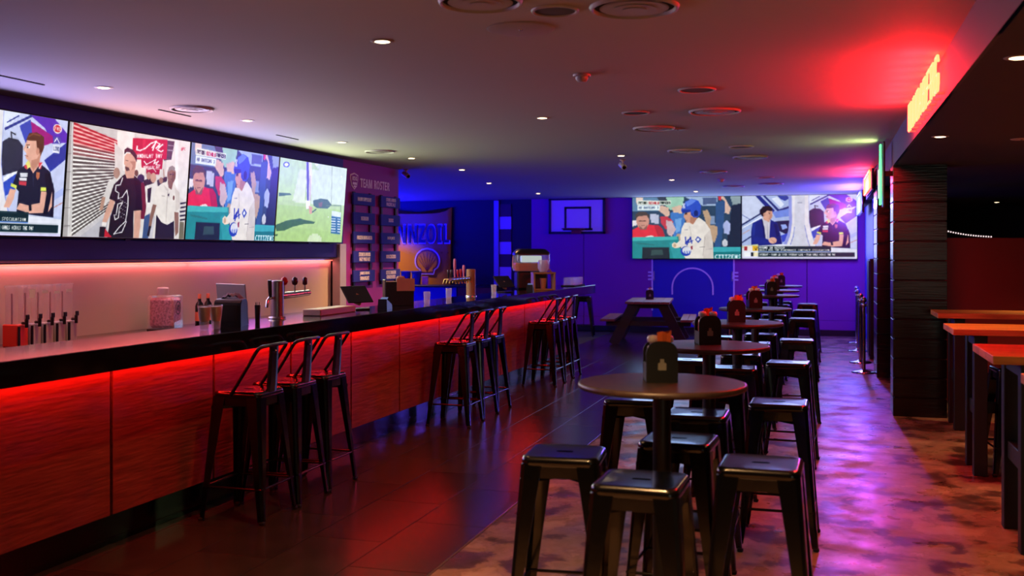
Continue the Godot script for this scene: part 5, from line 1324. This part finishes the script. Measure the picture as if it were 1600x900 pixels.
	part("paper_card", G().box(Vector3(0.055, 0.185, 0.084), Vector3(0.16, 0.11, 0.006)), M("kraft", C("b0815c"), 0.8), nb)
	part("paper_stack", G().box(Vector3(0.0, 0.115, 0), Vector3(0.22, 0.20, 0.12), 0.004).box(Vector3(0.02, 0.235, 0.01), Vector3(0.07, 0.05, 0.08), 0.012), M("kraft"), nb)
	# small clear glasses behind
	for k in 3:
		solo("shot_glass", G().lathe([[0.0, 0.004], [0.024, 0.004], [0.030, 0.11], [0.032, 0.11], [0.027, 0.0], [0.0, 0.0]], 20), clear_mat("tumbler_glass", Color.WHITE), ["clear glass beside the black napkin box", "clear glass near the timber tap tower", "clear glass between tap tower and slush machine"][k], "glass", bp([9.98, 10.9, 12.15][k], [-0.22, -0.36, -0.30][k], Y), 0.0, "loose clear glasses on the bar")
		# timber tap tower
	var wt := thing("tap_tower", "round timber tap tower with a row of brass taps", "beer tower", bp(11.56, -0.36, Y), -PHI)
	part("column", G().lathe([[0.050, 0.0], [0.050, 0.285], [0.046, 0.292], [0.0, 0.294]], 28), M("tower_wood", C("a87a50"), 0.45), wt)
	part("foot_ring", G().lathe([[0.062, 0.0], [0.062, 0.010], [0.051, 0.016]], 28), M("chrome"), wt)
	var rl := part("rail", G().tube([Vector3(0, 0.195, 0.0), Vector3(0, 0.195, 0.62)], 0.020, 14), M("chrome"), wt)
	for i in 6:
		var z := 0.14 + 0.09 * i
		part("tap", G().tube([Vector3(0, 0.195, z), Vector3(-0.07, 0.195, z), Vector3(-0.085, 0.15, z)], 0.010, 8).tube([Vector3(0.015, 0.195, z), Vector3(0.045, 0.175, z), Vector3(0.05, 0.15, z)], 0.009, 8), M("brass"), rl)
		var hgt: float = [0.13, 0.09, 0.085, 0.20, 0.085, 0.085][i]
		part("tap_handle", G(X(Vector3(-0.03, 0.21, z))).lathe([[0.0, 0.0], [0.008, 0.0], [0.009, 0.03], [0.014, hgt * 0.6], [0.013, hgt * 0.95], [0.0, hgt]], 12), [M("handle_pink", C("d9788c"), 0.35), M("badge_red"), M("badge_red"), M("handle_pink"), M("plastic_black"), M("plastic_black")][i], rl)
	# slush machine
	var sm := thing("slush_machine", "slush machine with clear tank of orange drink and black lid", "drink machine", bp(13.95, -0.40, Y), PI / 2 + 0.45)
	part("base", G().box(Vector3(0, 0.115, 0), Vector3(0.26, 0.23, 0.40), 0.02), M("plastic_black"), sm)
	part("tank", G().grid([rrect(0.14, 0.22, 0.05, 0.232), rrect(0.15, 0.235, 0.06, 0.30), rrect(0.145, 0.225, 0.06, 0.44)], true, true, false), clear_mat("clear_glass", Color.WHITE), sm)
	part("drink", G().grid([rrect(0.130, 0.21, 0.05, 0.236), rrect(0.142, 0.225, 0.06, 0.30), rrect(0.141, 0.222, 0.06, 0.335)]), M("orange_drink", C("c8541a"), 0.25), sm)
	part("light_panel", G().box(Vector3(0.0, 0.388, 0), Vector3(0.14, 0.085, 0.26), 0.01), glow("tank_light", 0.50, 0.60, 0.58), sm)
	part("lid", G().grid([rrect(0.150, 0.23, 0.06, 0.44), rrect(0.150, 0.23, 0.06, 0.47), rrect(0.11, 0.18, 0.05, 0.515), rrect(0.09, 0.15, 0.05, 0.52)]), M("plastic_black"), sm)
	part("spout", G().tube([Vector3(-0.14, 0.22, 0), Vector3(-0.19, 0.20, 0), Vector3(-0.20, 0.13, 0)], 0.016, 10), M("plastic_black"), sm)
	part("arm_lever", G().tube([Vector3(0.02, 0.26, 0.24), Vector3(0.05, 0.20, 0.29), Vector3(0.03, 0.17, 0.27)], 0.013, 8), M("pale_wood"), sm)
	part("vent_grille", G().box(Vector3(0.131, 0.10, 0), Vector3(0.004, 0.12, 0.26)), M("screen_off"), sm)
	# timber caddy with cup, jug on top
	var tc := thing("timber_caddy", "open timber caddy frame beside the slush machine", "caddy", bp(13.58, -0.13, Y), 0.5)
	for s in [-1.0, 1.0]: part("side", G().box(Vector3(s * 0.13, 0.105, 0), Vector3(0.022, 0.21, 0.16), 0.003), M("caddy_wood", C("a06a40"), 0.5), tc)
	part("top_board", G().box(Vector3(0, 0.215, 0), Vector3(0.29, 0.022, 0.16), 0.003), M("caddy_wood"), tc)
	part("floor_board", G().box(Vector3(0, 0.009, 0), Vector3(0.24, 0.018, 0.15), 0.003), M("caddy_wood"), tc)
	solo("paper_cup", G().lathe([[0.0, 0.0], [0.028, 0.0], [0.044, 0.13], [0.041, 0.13], [0.026, 0.006], [0.0, 0.006]], 20), M("cup_orange", C("c87a4a"), 0.6), "tapered orange paper cup inside the timber caddy", "cup", bp(13.58, -0.13, Y + 0.0185))
	var jg := thing("glass_jug", "round clear glass jug standing on the timber caddy", "jug", bp(13.62, -0.14, Y + 0.2265))
	part("bowl", G().lathe([[0.0, 0.0], [0.045, 0.0], [0.072, 0.05], [0.070, 0.12], [0.060, 0.15], [0.056, 0.15], [0.066, 0.12], [0.068, 0.05], [0.042, 0.006], [0.0, 0.006]], 24), clear_mat("jug_glass", Color(0.90, 0.82, 0.95, 0.42), 0.06), jg)
	part("handle", G().tube([Vector3(0.0, 0.13, 0.06), Vector3(0, 0.125, 0.10), Vector3(0, 0.07, 0.105), Vector3(0, 0.04, 0.066)], 0.007, 8), clear_mat("jug_glass", Color.WHITE), jg)
	# rows of upturned glasses on a mat
	solo("bar_mat", G().box(Vector3(0, 0.008, 0), Vector3(0.20, 0.016, 0.62), 0.003), M("rubber"), "black rubber mat near the far end of the counter", "mat", bp(15.38, -0.20, Y), -PHI)
	var gl: Node3D
	for r in 2:
		for i in 7:
			var l := "%s upturned glass of the %s row on the black mat" % [["nearest", "second", "third", "fourth", "fifth", "sixth", "farthest"][i], ["front", "back"][r]]
			var at := bp(15.12 + 0.086 * i, -0.155 - 0.09 * r, Y + 0.0165)
			if gl == null:
				gl = solo("beer_glass", G().lathe([[0.038, 0.0], [0.034, 0.0], [0.028, 0.105], [0.0, 0.107], [0.0, 0.113], [0.031, 0.113]], 20), clear_mat("beer_glass", Color(0.93, 0.90, 0.97, 0.20), 0.04), l, "glass", at, 0.0, "upturned glasses on the bar mat")
			else: copy_of(gl, at, 0, l)
	# bench in the alcove with tubs
	var bn := thing("alcove_bench", "dark bench along the navy wall with a blue front panel", "bench", Vector3(-7.62, 0, -20.24))
	part("top", G().box(Vector3(0, 0.90, 0), Vector3(2.56, 0.04, 0.64), 0.004), M("black_laminate"), bn)
	part("blue_front", G().box(Vector3(-0.42, 0.45, 0.30), Vector3(1.70, 0.86, 0.02), 0.003), M("bench_blue", C("2336c8"), 0.4), bn)
	part("brown_front", G().box(Vector3(0.86, 0.45, 0.30), Vector3(0.80, 0.86, 0.02), 0.003), M("bench_brown", C("5a3226"), 0.5), bn)
	part("carcass", G().box(Vector3(0, 0.44, -0.02), Vector3(2.52, 0.88, 0.60)), M("black_laminate"), bn)
	for k in 2:
		var tb := thing("plastic_tub", "%s deep blue plastic tub on the alcove bench" % ["left", "right"][k], "tub", Vector3(-8.42 + 0.24 * k, 0.921, -20.22), 0.0, "blue tubs on the bench")
		part("tub", G().lathe([[0.0, 0.0], [0.085, 0.0], [0.105, 0.26], [0.112, 0.27], [0.100, 0.27], [0.082, 0.01], [0.0, 0.01]], 24), M("tub_blue", C("1a2a9a"), 0.4), tb)
		part("lid", G().lathe([[0.114, 0.262], [0.114, 0.285], [0.0, 0.29]], 24, false, false), M("tub_blue"), tb)
	solo("folded_menu", G(X(Vector3.ZERO, 0.3)).box(Vector3(0, 0.09, 0), Vector3(0.13, 0.18, 0.03), 0.004), M("handle_pink"), "pinkish folded menu card beside the blue tubs", "menu", Vector3(-7.98, 0.921, -20.20))
func _ring(r: float, y: float) -> PackedVector3Array:
	var o := PackedVector3Array()
	for i in 32: o.append(Vector3(r * cos(TAU * i / 32), y, r * sin(TAU * i / 32)))
	return o
